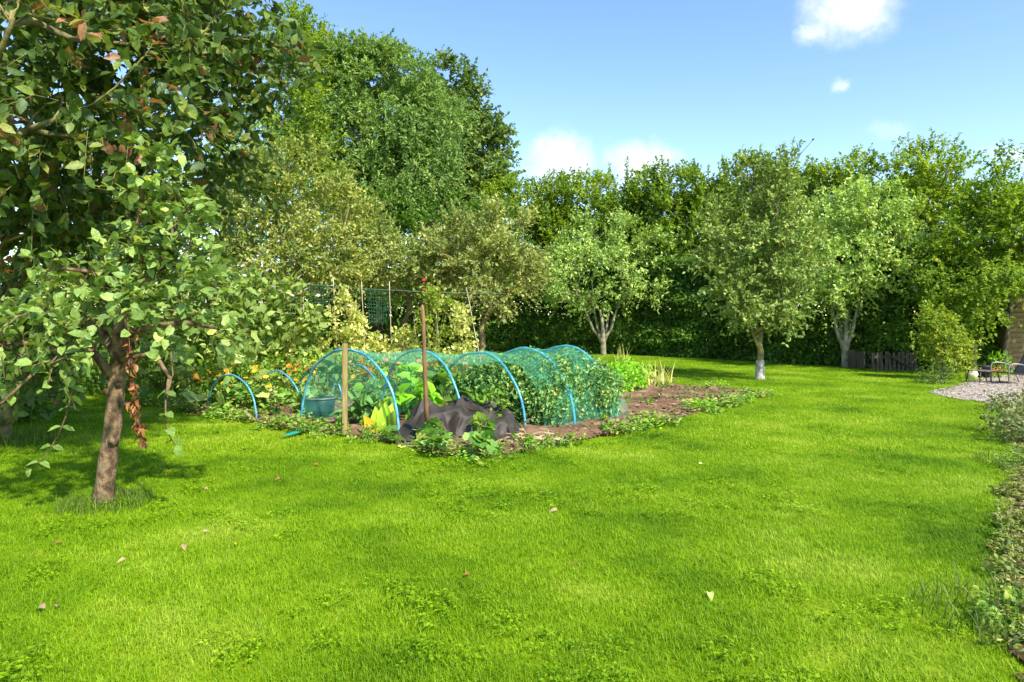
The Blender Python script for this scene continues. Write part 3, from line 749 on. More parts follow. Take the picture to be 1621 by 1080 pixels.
# ================================================================== hedge and trees behind it
def hedge(name, label, line, hgt, thick, n_leaf, L, W, mat, bark):
    base = np.array([*line[0], 0.0]); root = empty(name, base, label, 'hedge')
    seg = np.linalg.norm(np.diff(line, axis=0), axis=1); cum = np.concatenate([[0], np.cumsum(seg)])
    s = rng.random(n_leaf) * cum[-1]
    def along(s):
        i = np.clip(np.searchsorted(cum, s) - 1, 0, len(seg) - 1); t = (s - cum[i]) / seg[i]
        p = line[i] * (1 - t)[:, None] + line[i + 1] * t[:, None]
        dr = (line[i + 1] - line[i]) / seg[i][:, None]
        return p, np.column_stack([dr[:, 1], -dr[:, 0]])            # point, outward (towards the lawn)
    c, o_ = along(s)
    kind = rng.random(n_leaf)
    z = hgt * rng.random(n_leaf) ** 1.25
    dep = np.where(kind < 0.78, rng.random(n_leaf) ** 1.6 * 0.8, rng.random(n_leaf) * 2)     # 0 = front face
    topm = (kind > 0.9)
    z = np.where(topm, hgt * (1 - 0.18 * rng.random(n_leaf) ** 2), z)
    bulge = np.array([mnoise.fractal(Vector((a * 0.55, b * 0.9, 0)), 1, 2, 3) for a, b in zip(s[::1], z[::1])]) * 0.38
    layer = 0.06 * np.sin(z * 12 + np.sin(s * 1.3) * 2)
    off = thick / 2 * (1 - dep) + bulge + layer - 0.12 * (z / hgt) ** 2
    zz = z + np.where(topm, bulge * 1.0, 0) + 0.04
    p = np.column_stack([c + o_ * off[:, None], zz])
    n3 = np.column_stack([o_, np.zeros(n_leaf)])
    ax = norm(n3 * 0.6 + norm(rng.normal(size=(n_leaf, 3))) * 0.8 + np.array([0, 0, -0.25]))
    nr = norm(np.array([0, 0, 1.0]) + n3 * 0.45 + rng.normal(size=(n_leaf, 3)) * 0.4)
    V, T, ix = leaves(p - base, ax, nr, L * rng.uniform(0.7, 1.3, n_leaf), W * rng.uniform(0.7, 1.3, n_leaf))
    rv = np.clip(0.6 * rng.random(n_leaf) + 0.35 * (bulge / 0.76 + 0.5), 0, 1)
    link('foliage', trimesh('foliage', V, T, mat, rv[ix]), root)['kind'] = 'stuff'
    ns = int(cum[-1] / 0.55)
    st = (np.arange(ns) + rng.random(ns) * 0.6) * 0.55; cs, os_ = along(np.minimum(st, cum[-1] - 0.01))
    one = MB().tube([(0, 0, -0.05), (0.03, 0.02, 0.8), (-0.03, 0.03, 1.9), (0.02, -0.04, 3.0)], [0.05, 0.04, 0.032, 0.015], 6)
    sm = mesh('stem', one.v, one.f, bark, True)
    for i in range(ns):
        if cs[i][0] < -14 or cs[i][0] > 15: continue
        q = link('stem', sm, root, (cs[i][0] + rng.normal() * 0.1 - base[0], cs[i][1] + rng.normal() * 0.15 - base[1], 0)); q.rotation_euler = (rng.normal() * 0.05, rng.normal() * 0.05, rng.random() * 6)
    return root
hedge('beech_hedge', 'tall dark green hedge with dense leafy face along the back of the lawn', hedge_line, 3.6, 1.7, 190000, 0.15, 0.10, M['hedge_leaf'], M['dark_bark'])

def ell(px, py, d, rx, ry, rz):            # ellipsoid whose centre stands at a photo pixel, radii in metres
    c = P(px, py, d); return (c[0], c[1], c[2], rx, ry, rz)

def simple_tree(name, label, bx, by, trunk_h, r0_, ells, n_cl, cl_r, n_tw, tw_len, lpt, L, W, mat, bark, lean=(0, 0), **kw):
    b = np.array([bx, by, 0.0])
    st = [stemline(b - np.array([0, 0, 0.05]), b + np.array([lean[0], lean[1], trunk_h]), r0_, r0_ * 0.62, 6, 0.02)]
    return tree(name, label, b, st, ells, n_cl, cl_r, n_tw, tw_len, lpt, L, W, mat, bark, **kw)

# row of trees growing up behind the hedge
rows = [  # centre px, top py, distance, half width m, name, label, material, tone
    (842, 280, 31.0, 2.5, 'hawthorn_tree', 'leafy yellow green tree rising behind the hedge, just right of the big ash', 'beech_leaf', -0.02),
    (935, 284, 30.0, 2.4, 'hornbeam_tree', 'bushy green tree behind the hedge directly above the pale multi-stemmed tree', 'beech_leaf', 0.02),
    (1040, 276, 28.5, 2.5, 'hazel_tree', 'green tree with tall upright shoots behind the hedge, middle of the skyline', 'beech_leaf', -0.08),
    (1125, 278, 27.5, 2.3, 'hornbeam_tree', 'green tree behind the hedge left of the limewashed apple tree', 'beech_leaf', 0.0),
    (1225, 272, 26.5, 2.4, 'elder_tree', 'grey green tree with a bare leaning twig above its top behind the limewashed apple tree', 'grey_leaf', -0.05),
    (1345, 268, 25.5, 2.2, 'hornbeam_tree', 'green tree whose top shows behind the silvery multi-stemmed tree', 'beech_leaf', 0.0),
]
for cx_, ty, d, hw, nm, lb, mt, tn in rows:
    topz = P(cx_, ty, d)[2]; c = P(cx_, ty, d)
    zc = topz * 0.56
    cl_top = np.array([[c[0] + rng.normal() * hw * 0.55, d + rng.normal() * 0.5, topz - rng.random() * 0.9] for _ in range(9)])
    rt_, _ = tree(nm, lb, (c[0], d, 0), [stemline((c[0], d, -0.05), (c[0], d, topz * 0.38), 0.13, 0.09, 5, 0.03)],
         [(c[0], d, zc, hw, 1.7, topz * 0.42), (c[0] - hw * 0.35, d - 0.2, topz * 0.66, hw * 0.8, 1.4, topz * 0.28), (c[0] + hw * 0.45, d, topz * 0.62, hw * 0.75, 1.3, topz * 0.28)],
         125, 0.42, 16, 0.62, 13, 0.135, 0.09, M[mt], M['dark_bark'], up=0.75, rand=0.75, tone=tn, mind=0.3, extra_clumps=cl_top, group='trees behind the hedge')
    leaders(rt_, [(c[0] + rng.uniform(-1, 1) * hw * .95, d, topz - 1.2, topz + rng.uniform(-.3, .75)) for _ in range(9)], M[mt], M['dark_bark'], .13, .085, 60)
# tall leader shoots over the skyline
tw_root = empty('bare_twig', P(1262, 262, 25.6), 'bare thin leaning twig sticking up against the sky above the hedge trees', 'twig')
tb_ = P(1262, 262, 25.6)
MB().tube([P(1255, 268, 25.6), P(1268, 243, 25.6), P(1287, 221, 25.6)], [0.022, 0.014, 0.008], 5).tube([P(1266, 246, 25.6), P(1262, 230, 25.6), P(1259, 222, 25.6)], [0.01, 0.007, 0.004], 4).build('stick', M['dark_bark'], tw_root, tb_)
MB().tube([P(1285.5, 222.5, 25.6), P(1287, 221, 25.6), P(1289, 219.5, 25.6)], [0.01, 0.04, 0.012], 6).build('seed_head', M['rust_leaf'], tw_root, tb_)

# ash, sycamore and the green tree at their left, far behind
c = P(600, 500, 30)
simple_tree('ash_tree', 'big bright green feathery ash tree, tallest crown on the skyline', c[0], 30, 5.5, 0.32,
            [ell(590, 190, 30, 3.1, 2.6, 3.6), ell(545, 240, 29.5, 2.4, 2.2, 2.6), ell(650, 210, 29.3, 2.1, 2.0, 3.0), ell(580, 115, 30, 2.0, 1.8, 1.7), ell(610, 290, 29, 2.6, 1.6, 1.7), ell(520, 150, 30, 1.5, 1.5, 1.8)],
            270, 0.42, 22, 0.75, 15, 0.19, 0.07, M['ash_leaf'], M['dark_bark'], up=0.2, droop=0.55, flat=0.45, mind=0.42, tone=0.05)
c = P(722, 500, 33.5)
simple_tree('sycamore_tree', 'dark green sycamore with brownish edges behind the right side of the ash', c[0], 33.5, 5.0, 0.3,
            [ell(700, 240, 33.5, 2.4, 2.2, 3.4), ell(745, 260, 33.2, 1.9, 1.8, 2.5), ell(695, 160, 33.5, 1.5, 1.4, 1.9), ell(690, 320, 32.5, 2.6, 1.8, 1.8)],
            180, 0.5, 14, 0.62, 11, 0.2, 0.16, M['sycamore_leaf'], M['dark_bark'], up=0.3, flat=0.6, mind=0.45,
            extra_clumps=np.array([P(790, 215, 33.3), P(778, 232, 33.3), P(748, 130, 33.4), P(735, 118, 33.4), P(765, 180, 33.4), P(770, 262, 33.2), P(700, 100, 33.4), P(758, 155, 33.3), P(795, 208, 33.3), P(775, 212, 33.2), P(742, 140, 33.4), P(785, 250, 33.2), P(728, 112, 33.4)]))
c = P(450, 500, 27)
simple_tree('hornbeam_tree', 'light green tree seen between the dark fruit tree and the ash', c[0], 27, 4.5, 0.25,
            [ell(450, 170, 27, 1.9, 2.0, 3.0), ell(470, 90, 27, 1.2, 1.3, 1.9), ell(420, 240, 26.5, 2.0, 1.8, 2.0)],
            115, 0.45, 16, 0.65, 12, 0.13, 0.075, M['beech_leaf'], M['dark_bark'], up=0.5, mind=0.4, tone=0.05,
            extra_clumps=np.array([P(473, 30, 27), P(455, 50, 27), P(485, 60, 27)]))
c = P(690, 500, 27.5)
simple_tree('holly_tree', 'low dark bushy tree in the shade beneath the sycamore', c[0], 27.5, 1.2, 0.16,
            [ell(690, 400, 27.5, 3.2, 1.6, 2.4), ell(590, 390, 27.5, 2.4, 1.5, 2.6), ell(770, 400, 28, 2.0, 1.4, 2.4)],
            120, 0.45, 14, 0.6, 12, 0.13, 0.085, M['hedge_leaf'], M['dark_bark'], up=0.4, mind=0.35)

c = P(390, 500, 24)
simple_tree('hornbeam_tree', 'green bushy tree mostly hidden behind the large olive apple tree', c[0], 24, 1.5, 0.16,
            [ell(400, 360, 24, 2.4, 1.6, 2.6), ell(300, 380, 24, 2.2, 1.5, 2.6), ell(490, 370, 24.5, 1.9, 1.4, 2.3), ell(200, 380, 24.5, 2.0, 1.4, 2.6)],
            130, 0.42, 14, 0.6, 12, 0.13, 0.085, M['beech_leaf'], M['dark_bark'], up=0.4, mind=0.38, tone=-.1)

# right-hand beeches
c = P(1470, 500, 21.6)
simple_tree('beech_tree', 'broad bright green beech with yellowing top at the right of the hedge', c[0], 21.6, 1.6, 0.2,
            [ell(1480, 420, 21.4, 2.0, 1.6, 2.5), ell(1470, 320, 21.6, 1.75, 1.5, 1.7), ell(1530, 390, 21.0, 1.7, 1.4, 2.0), ell(1425, 400, 21.6, 1.4, 1.3, 2.2), ell(1480, 275, 21.6, 0.9, 0.9, 0.9)],
            190, 0.36, 18, 0.55, 13, 0.11, 0.07, M['beech_leaf'], M['dark_bark'], up=0.45, droop=0.35, flat=0.72, mind=0.3, tone=0.06,
            extra_clumps=np.array([P(1440, 245, 21.5), P(1478, 236, 21.5), P(1500, 240, 21.5), P(1525, 262, 21.5), P(1375, 262, 21.8), P(1400, 270, 21.8), P(1350, 275, 22)]))
c = P(1595, 500, 18.3)
simple_tree('beech_tree', 'green beech with a dark forked trunk overhanging the shed and gravel', c[0] - .1, 18.3, 1.35, 0.085,
            [ell(1590, 400, 18.2, 1.7, 1.5, 1.5), ell(1650, 390, 18.5, 1.8, 1.5, 1.8), ell(1540, 430, 17.8, 1.1, 1.1, 1.15), ell(1590, 330, 18.3, 0.9, 0.9, 1.0), ell(1530, 490, 17.6, 0.7, 0.6, 0.55)],
            150, 0.32, 17, 0.5, 13, 0.10, 0.066, M['beech_leaf'], M['dark_bark'], up=0.35, droop=0.4, flat=0.75, mind=0.28, lean=(0.1, 0), tone=0.0,
            rtip=0.008, extra_clumps=np.array([P(1580, 290, 18.2), P(1590, 268, 18.2), P(1600, 250, 18.2), P(1612, 300, 18.2)]))

# ================================================================== orchard trees on the lawn
def multi_stem(b, tops, r0_, r1_, n=6):
    b = np.asarray(b, float); out = []
    low = b + np.array([0, 0, 0.5])
    out.append([(b - np.array([0, 0, 0.05]), r0_ * 1.25), (b + np.array([0, 0, 0.12]), r0_), (low, r0_ * 0.92), ((low + tops[0]) / 2 + np.array([0.03, 0, 0.1]), r1_ * 1.5), (np.asarray(tops[0]), r1_)])
    for t in tops[1:]:
        t = np.asarray(t); m1 = low * 0.6 + t * 0.4 + (t - low) * np.array([0.12, 0.12, -0.05])
        out.append([(low - np.array([0, 0, 0.14]), r0_ * 0.6), (low + (t - low) * np.array([0.25, 0.25, 0.2]), r1_ * 1.5), (m1, r1_ * 1.25), (t, r1_ * 0.9)])
    return out

b = G(955, 562); d = b[1]
tree('willow_leaved_pear', 'pale multi-stemmed tree with rounded silvery green crown before the hedge, nearest the tunnel', b,
     multi_stem(b, [P(950, 490, d), P(925, 488, d - .3), P(978, 485, d), P(965, 480, d + .4), P(938, 478, d + .3)], 0.115, 0.043),
     [ell(965, 425, d, 2.5, 2.0, 1.7), ell(912, 440, d - .2, 1.5, 1.4, 1.25), ell(1028, 425, d, 1.6, 1.4, 1.5), ell(955, 372, d, 1.7, 1.4, 1.0)],
     120, 0.30, 15, 0.55, 12, 0.135, 0.062, M['silver_leaf'], M['pale_bark'], up=0.6, mind=0.32, flat=0.45, tone=-0.05)
b = G(1203, 601); d = b[1]
root, _ = tree('apple_tree', 'grey green apple tree whose trunk base is painted white, standing alone on the lawn', b,
     [stemline(b - np.array([0, 0, 0.05]), P(1203, 520, d), 0.095, 0.065, 7, 0.012), [(P(1203, 556, d), 0.035), (P(1192, 530, d - .1), 0.033), (P(1184, 500, d - .2), 0.026)]],
     [ell(1205, 380, d, 1.2, 1.2, 1.75), ell(1175, 420, d - .2, 1.05, 1.0, 1.1), ell(1240, 410, d, 0.95, 1.0, 1.25), ell(1205, 480, d - .3, 0.95, 0.9, 0.6), ell(1150, 370, d, 0.6, 0.7, 0.8), ell(1215, 310, d, 0.85, 0.8, 0.85)],
     115, 0.20, 13, 0.42, 11, 0.105, 0.058, M['grey_leaf'], M['lichen_bark'], up=0.5, mind=0.32, flat=0.5, twig_r=0.004,
     extra_clumps=np.array([P(1185, 262, d), P(1225, 262, d), P(1250, 252, d), P(1190, 258, d)]))
mb = MB(); mb.tube([b + np.array([0, 0, z]) for z in (-0.02, 0.02, 0.25, 0.42, 0.47)], [0.14, 0.118, 0.105, 0.100, 0.094], 14)
mb.build('limewash_band', M['limewash'], root, b, smooth=True)
b = G(1338, 582); d = b[1]
tree('whitebeam_tree', 'silvery multi-stemmed tree with several pale upright trunks left of the slatted compost bay', b,
     multi_stem(b, [P(1338, 490, d), P(1318, 495, d), P(1357, 488, d - .2), P(1348, 480, d + .3), P(1328, 480, d + .3)], 0.11, 0.042),
     [ell(1355, 400, d, 1.7, 1.5, 1.85), ell(1320, 420, d - .2, 1.1, 1.1, 1.3), ell(1395, 410, d, 1.05, 1.1, 1.3), ell(1360, 340, d, 1.1, 1.0, 0.95)],
     100, 0.25, 15, 0.5, 12, 0.125, 0.064, M['silver_leaf'], M['pale_bark'], up=0.45, mind=0.36, flat=0.45, tone=0.0)
# olive apple trees beyond the vegetable bed
c = P(455, 500, 16.5)
simple_tree('apple_tree', 'large olive yellow apple tree with browning leaves behind the tall flowering plants', c[0], 16.5, 1.4, 0.13,
            [ell(455, 345, 16.5, 1.9, 1.6, 1.55), ell(400, 330, 16.3, 1.2, 1.1, 1.2), ell(520, 370, 16.5, 1.2, 1.1, 1.3), ell(440, 420, 16, 1.9, 1.3, 0.8), ell(350, 390, 16.2, 0.9, 0.9, 1.0)],
            125, 0.24, 15, 0.46, 12, 0.105, 0.054, M['olive_leaf'], M['lichen_bark'], up=0.45, mind=0.34, flat=0.45,
            extra_clumps=np.array([P(480, 235, 16.5), P(500, 245, 16.5), P(440, 240, 16.5)]))
c = P(640, 500, 18)
simple_tree('apple_tree', 'olive green apple tree in the middle, behind the bean canes', c[0], 18, 1.3, 0.11,
            [ell(630, 430, 18, 1.25, 1.2, 1.0), ell(680, 420, 18, 1.0, 1.0, 0.95), ell(590, 400, 18.3, 0.9, 0.9, 1.3)],
            85, 0.24, 14, 0.44, 12, 0.10, 0.052, M['olive_green_leaf'], M['lichen_bark'], up=0.5, mind=0.26, flat=0.45)
c = P(762, 500, 17.5)
simple_tree('apple_tree', 'olive green apple tree with lichened trunk at the right end of the bean row', c[0], 17.5, 1.25, 0.10,
            [ell(770, 395, 17.5, 1.2, 1.1, 1.15), ell(725, 420, 17.3, 0.9, 0.9, 0.95), ell(812, 420, 17.5, 0.75, 0.8, 0.75), ell(775, 455, 17.2, 1.0, 0.8, 0.5)],
            95, 0.22, 14, 0.43, 12, 0.10, 0.052, M['olive_green_leaf'], M['lichen_bark'], up=0.5, mind=0.25, flat=0.45, tone=0.08, twig_r=0.004)
# young yellow shrub by the gravel
b = G(1492, 601)
tree('hazel_shrub', 'young yellow green shrub with reddish tips at the edge of the gravel', b,
     [stemline(b, b + np.array([-0.25, 0, 0.9]), 0.028, 0.014, 4, 0.02), stemline(b, b + np.array([0.15, 0.1, 0.8]), 0.026, 0.014, 4, 0.02), stemline(b, b + np.array([0.4, -0.05, 0.7]), 0.022, 0.012, 4, 0.02)],
     [ell(1488, 545, b[1], 0.36, 0.4, 0.62), ell(1478, 518, b[1], 0.24, 0.3, 0.42), ell(1512, 548, b[1], 0.36, 0.35, 0.5)],
     60, 0.14, 10, 0.3, 10, 0.07, 0.045, M['yellow_leaf'], M['pale_bark'], cat='shrub', up=0.4, mind=0.12, rtip=0.005, flat=0.65)

# ================================================================== foreground fruit trees
b = G(12, 697); d = b[1]
st = [stemline(b - np.array([0, 0, 0.05]), b + np.array([0.25, -0.2, 1.5]), 0.085, 0.07, 6, 0.02),
      [(b + np.array([0.2, -0.15, 1.2]), 0.07), (P(60, 330, 7.6), 0.06), (P(110, 180, 7.0), 0.045), (P(140, 30, 6.6), 0.03)],
      [(b + np.array([0.22, -0.15, 1.35]), 0.07), (P(140, 330, 7.6), 0.055), (P(250, 210, 7.2), 0.042), (P(360, 165, 7.0), 0.022)],
      [(P(-40, 330, 6.8), 0.05), (P(0, 223, 6.2), 0.035), (P(45, 205, 6.0), 0.028), (P(85, 190, 5.9), 0.018)],
      [(P(-40, 200, 6.4), 0.04), (P(0, 85, 5.8), 0.026), (P(18, 40, 5.7), 0.02), (P(28, 5, 5.7), 0.014)]]
tree('plum_tree', 'big dark green fruit tree with large leaves filling the upper left corner', b, st,
     [(-4.9, 7.4, 4.3, 2.15, 2.0, 2.3), (-3.7, 7.0, 4.75, 1.1, 1.4, 1.5), (-5.6, 7.6, 2.5, 1.3, 1.2, 1.2), (-6.1, 8.3, 1.6, 1.0, 0.8, 1.0), (-4.2, 6.2, 3.9, 1.3, 1.0, 1.2), (-4.8, 7.6, 2.9, 1.0, 1.0, 1.0), (-3.2, 7.2, 4.5, 0.65, 0.7, 0.75)],
     205, 0.28, 12, 0.46, 10, 0.125, 0.068, M['dark_leaf'], M['lichen_bark'], shape='full', up=0.1, droop=0.45, mind=0.27, flat=0.3, twig_r=0.004, sides=8, rtip=0.009)

# small apple in front: trunk, hand-placed limbs, leaves (the largest ones as single objects)
b = G(165, 797); d = b[1]
S_root = empty('young_apple_tree', b, 'small apple tree with short leaning knobbly trunk and broad fresh green leaves, front left', 'tree')
trunk = MB()
prof = [(163, 803, .135), (164, 790, .118), (167, 762, .107), (170, 730, .102), (174, 705, .098), (179, 680, .104), (181, 662, .108), (182, 640, .098), (185, 605, .092), (188, 570, .09), (190, 535, .085), (188, 500, .07), (184, 470, .06), (181, 452, .055)]
tp = [P(x, y, d + 0.0) for x, y, r in prof]
trunk.tube(tp, [r * .68 for _, _, r in prof], 16)
tv = []
for v in trunk.v:
    q = Vector(v); k = mnoise.fractal(q * 9, 1, 2, 3) * 0.018 + mnoise.noise(q * 4.1) * 0.016
    c = min(tp, key=lambda t: abs(t[2] - v[2])); o_ = v - c; o_[2] = 0; tv.append(v + o_ / (np.linalg.norm(o_) + 1e-6) * k)
trunk.v = tv
trunk.build('trunk', M['apple_bark'], S_root, b, smooth=True)
for x, y, s in ((176, 700, .034), (192, 560, .03), (168, 622, .032), (197, 640, .022), (186, 610, .025)):     # pruning knots
    c = P(x, y, d - 0.062); mbk = MB()
    mbk.tube([c + np.array([0, 0.05, 0]), c + np.array([0, 0, 0.003]), c - np.array([0, 0.004, 0]), c + np.array([0, 0.006, 0])], [s * 1.2, s, s * 0.7, s * 0.3], 9)
    mbk.build('knot', M['apple_bark'], S_root, b, smooth=True)
Sd = d
fix = [[(tp[8], .05), (P(150, 560, Sd - .05), .035), (P(90, 540, Sd - .15), .026), (P(20, 545, Sd - .3), .016), (P(-60, 540, Sd - .5), .01)],
       [(tp[9], .045), (P(160, 520, Sd + .1), .032), (P(95, 495, Sd + .2), .024), (P(10, 480, Sd + .3), .014)],
       [(tp[10], .045), (P(230, 520, Sd - .1), .03), (P(290, 510, Sd - .2), .022), (P(345, 520, Sd - .3), .012)],
       [(tp[11], .04), (P(225, 455, Sd), .028), (P(262, 400, Sd), .02), (P(285, 330, Sd + .05), .01)],
       [(tp[11], .035), (P(205, 420, Sd + .05), .024), (P(222, 330, Sd + .05), .016), (P(236, 235, Sd), .007)],
       [(tp[12], .03), (P(150, 430, Sd - .2), .02), (P(95, 425, Sd - .3), .012)],
       [(tp[9], .03), (P(245, 560, Sd - .2), .02), (P(270, 600, Sd - .3), .012), (P(262, 640, Sd - .3), .008)],
       [(P(90, 540, Sd - .15), .02), (P(60, 585, Sd - .35), .014), (P(0, 640, Sd - .6), .009)]]
sells = [ell(75, 520, Sd - .2, .62, .5, .33), ell(190, 480, Sd - .05, .5, .5, .36), ell(280, 500, Sd - .15, .42, .42, .34), ell(255, 400, Sd, .28, .3, .4), ell(240, 290, Sd, .14, .16, .32),
         ell(25, 560, Sd - .3, .4, .4, .3), ell(300, 350, Sd, .12, .12, .2), ell(120, 440, Sd - .1, .35, .35, .14)]
scl = sample_clumps(sells, 56, 0.4, None, 0.13)
scl = np.vstack([scl, np.array([P(x, y, Sd + rng.normal() * .06) for x, y in ((238, 232), (232, 262), (246, 285), (225, 300), (235, 330), (215, 350), (255, 350), (286, 335), (296, 360), (270, 375), (285, 400), (245, 395), (300, 420), (215, 400), (190, 420), (320, 455), (345, 470))])])
tubes = skeleton(fix, scl, rtip=0.0045, seg=0.2, lift=0.3)
bb = MB()
for pts, rr in tubes: bb.tube(pts, rr, 6, caps=False)
p, ax, nr, Ls, tw, (sst, sd_, sln) = sprays(scl, 0.10, 5, 0.24, 6, np.array([*tp[10][:2], 1.3]), 0.086, up=0.3, out=0.5, rand=0.8, droop=0.3, flat=0.5, spread=0.7, jit=0.42)
for i in range(len(sst)): bb.tube([sst[i], sst[i] + sd_[i] * sln[i] - np.array([0, 0, 0.3 * sln[i]])], [0.0035, 0.0015], 4, caps=False)
# low hanging shoots with a few separate leaves
low = [[(128, 560), (120, 595), (112, 628), (104, 660), (92, 690), (72, 722), (50, 742)], [(266, 600), (262, 640), (262, 668), (268, 690), (278, 705)]]
lp, la, lz = [], [], []
for q in low:
    pts = [P(x, y, Sd - 0.35) for x, y in q]
    bb.tube(pts, list(np.linspace(0.008, 0.003, len(pts))), 5)
    for k in range(len(pts) - 1):
        for s in (-1, 1):
            lp.append(pts[k] * 0.5 + pts[k + 1] * 0.5); dv = pts[k + 1] - pts[k]; dv /= np.linalg.norm(dv)
            la.append(dv * 0.5 + np.array([s * 0.9, rng.normal() * 0.5, 0.15])); lz.append([0.1 * rng.normal(), -0.35, 1.0])
    lp.append(pts[-1]); la.append(pts[-1] - pts[-2] + np.array([0, 0, -0.02])); lz.append([0.3, -0.6, 0.6])
bb.build('branches', M['apple_bark'], S_root, b, smooth=True)
p = np.vstack([p, np.array(lp)]); ax = np.vstack([norm(ax), norm(np.array(la))]); nr = np.vstack([nr, norm(np.array(lz))])
Ls = np.concatenate([Ls, rng.uniform(.08, .105, len(lp))]); tw = np.concatenate([tw, rng.random(len(lp)) * 0.6])
sx_ = CX + FPX * p[:, 0] / p[:, 1]; sy_ = HY - FPX * (p[:, 2] - CAM_H) / p[:, 1]
bare = (np.abs(sx_ - 180) < 34) & (sy_ > 535) & (p[:, 1] < Sd + .1)                 # the lower trunk is kept clear of leaves
bare |= (sy_ > 630) & (np.arange(len(p)) < len(p) - len(lp))
p, ax, nr, Ls, tw = p[~bare], ax[~bare], nr[~bare], Ls[~bare], tw[~bare]
rv = np.clip(0.55 * rng.random(len(p)) + 0.45 * tw, 0, 1)
order = np.argsort(-Ls / p[:, 1] - np.where(np.arange(len(p)) >= len(p) - len(lp), 1, 0))
infr = [i for i in order if abs(p[i, 0] / p[i, 1]) < 0.75]
single = set(infr[:290]); rest = np.array([i for i in range(len(p)) if i not in single])
V, T, ix = leaves(p[rest] - b, ax[rest], nr[rest], Ls[rest], Ls[rest] * 0.68, 'full')
link('leaves', trimesh('leaves', V, T, M['apple_leaf'], rv[rest][ix], smooth=True), S_root)['kind'] = 'stuff'
variants = []
for k in range(8):
    V, T, ix = leaves(np.zeros((1, 3)), np.array([[1.0, 0, 0]]), np.array([[0, 0, 1.0]]), 1.0, rng.uniform(.6, .76), 'full', fold=rng.uniform(.05, .3), curl=rng.uniform(0, .3))
    variants.append(trimesh('leaf', V, T, M['apple_leaf'], np.full(len(T), (k + 0.5) / 8), smooth=True))
def leaf_matrix(pos, a, nrm, s):
    a = a / np.linalg.norm(a); y = np.cross(nrm, a); y /= np.linalg.norm(y); z = np.cross(a, y)
    return Matrix(((a[0] * s, y[0] * s, z[0] * s, pos[0]), (a[1] * s, y[1] * s, z[1] * s, pos[1]), (a[2] * s, y[2] * s, z[2] * s, pos[2]), (0, 0, 0, 1)))
for i in single:
    q = link('leaf', variants[int(min(7, rv[i] * 8))], S_root); q.matrix_basis = leaf_matrix(p[i] - b, ax[i], nr[i], Ls[i])
# withered rusty leaves hanging beside the trunk
pts = [P(203, 520, Sd - .12), P(207, 570, Sd - .14), P(212, 620, Sd - .14), P(219, 665, Sd - .15), P(226, 700, Sd - .15)]
wp = []; wa = []
for k in range(120):
    t = rng.random() * (len(pts) - 1.01); i = int(t); wp.append(pts[i] * (1 - t + i) + pts[i + 1] * (t - i) + rng.normal(size=3) * 0.018); wa.append([rng.normal() * .35, rng.normal() * .35, -1])
V, T, ix = leaves(np.array(wp) - b, np.array(wa), rng.normal(size=(120, 3)), rng.uniform(.045, .09, 120), rng.uniform(.02, .04, 120), 'full', fold=.5, curl=.4)
w = link('withered_leaves', trimesh('withered_leaves', V, T, M['rust_leaf'], rng.random(120)[ix]), S_root); w['kind'] = 'stuff'; w['label'] = 'rusty brown withered leaves hanging down beside the trunk'

# long grass round the trunk bases
def tuft(name, label, loc, n_, spread, hgt, wid, mat, lean=.6, cat='grass', kind='stuff'):
    o = link(name, blades_mesh(name, n_, spread, hgt, wid, mat, lean, 4), None, loc); return tag(o, label, cat, None, kind)
tuft('long_grass', 'long dark grass round the foot of the small front apple tree', G(168, 800), 800, .36, .13, .006, M['long_blade'])
tuft('long_grass', 'long dark grass round the foot of the big dark fruit tree', G(15, 700), 800, .6, .2, .007, M['long_blade'])
tuft('long_grass', 'grass tuft at the foot of the white painted apple trunk', G(1203, 602), 160, .3, .1, .007, M['long_blade'])

# ================================================================== vegetable bed
def arch(c, h, top, r, mat, name, label, group, sides=8):
    """one bent pipe: semi-ellipse from foot c-h over the top to foot c+h"""
    c, h = np.asarray(c, float), np.asarray(h, float)
    pts = []
    for k in range(25):
        a = math.pi * k / 24; ca = -math.cos(a)
        q = c + h * ca + np.array([mnoise.noise(Vector((c[0] * 3, k * .22, 1.))), mnoise.noise(Vector((c[0] * 3, k * .22, 9.)))]) * .03 * math.sin(a); z = top * math.sin(a) ** 0.92 * (1 + .025 * mnoise.noise(Vector((c[0] * 5, k * .3, 4.)))); pts.append(np.array([q[0], q[1], z - (0.06 if k in (0, 24) else 0)]))
    b = np.array([c[0], c[1], 0.0]); mb = MB().tube(pts, r, sides)
    o = mb.build(name, mat, None, b, smooth=True)
    return tag(o, label, 'hoop', group), pts

H = [((549, 9.10), (.80, -.60), 1.10), ((664, 9.42), (.66, -.70), 1.08), ((757, 9.66), (.66, -.70), 1.03), ((832, 9.95), (.66, -.68), 1.07), ((897, 10.45), (.60, -.58), 1.09)]
hlab = ['blue plastic hoop at the left end of the netted tunnel, over the wooden post', 'blue plastic hoop second from the left along the tunnel, behind the wooden stake',
        'blue plastic hoop in the middle of the tunnel behind the black membrane', 'blue plastic hoop over the kale, second from the right end', 'blue plastic hoop at the right end of the tunnel nearest the hedge']
rails = []
for ((px, d), h, top), lb in zip(H, hlab):
    c = ((px - CX) / FPX * d, d)
    _, pts = arch(c, h, top, 0.0165, M['hoop'], 'tunnel_hoop', lb, 'tunnel hoops')
    rails.append(np.array(pts))
low_h = [((366, 10.5), (.58, -.5), .64, 'low blue hoop at the far left of the bed over the squash leaves'), ((440, 10.9), (.52, -.45), .66, 'low blue hoop beside the left end of the netted tunnel'),
         ((506, 11.4), (.5, -.42), .70, 'low blue hoop inside the left end of the tunnel behind the tub'), ((563, 11.6), (.52, -.42), .72, 'low pale blue hoop behind the post, furthest right of the low hoops')]
for (px, d), h, top, lb in low_h:
    arch(((px - CX) / FPX * d, d), h, top, 0.0135, M['hoop'], 'low_hoop', lb, 'low hoops')

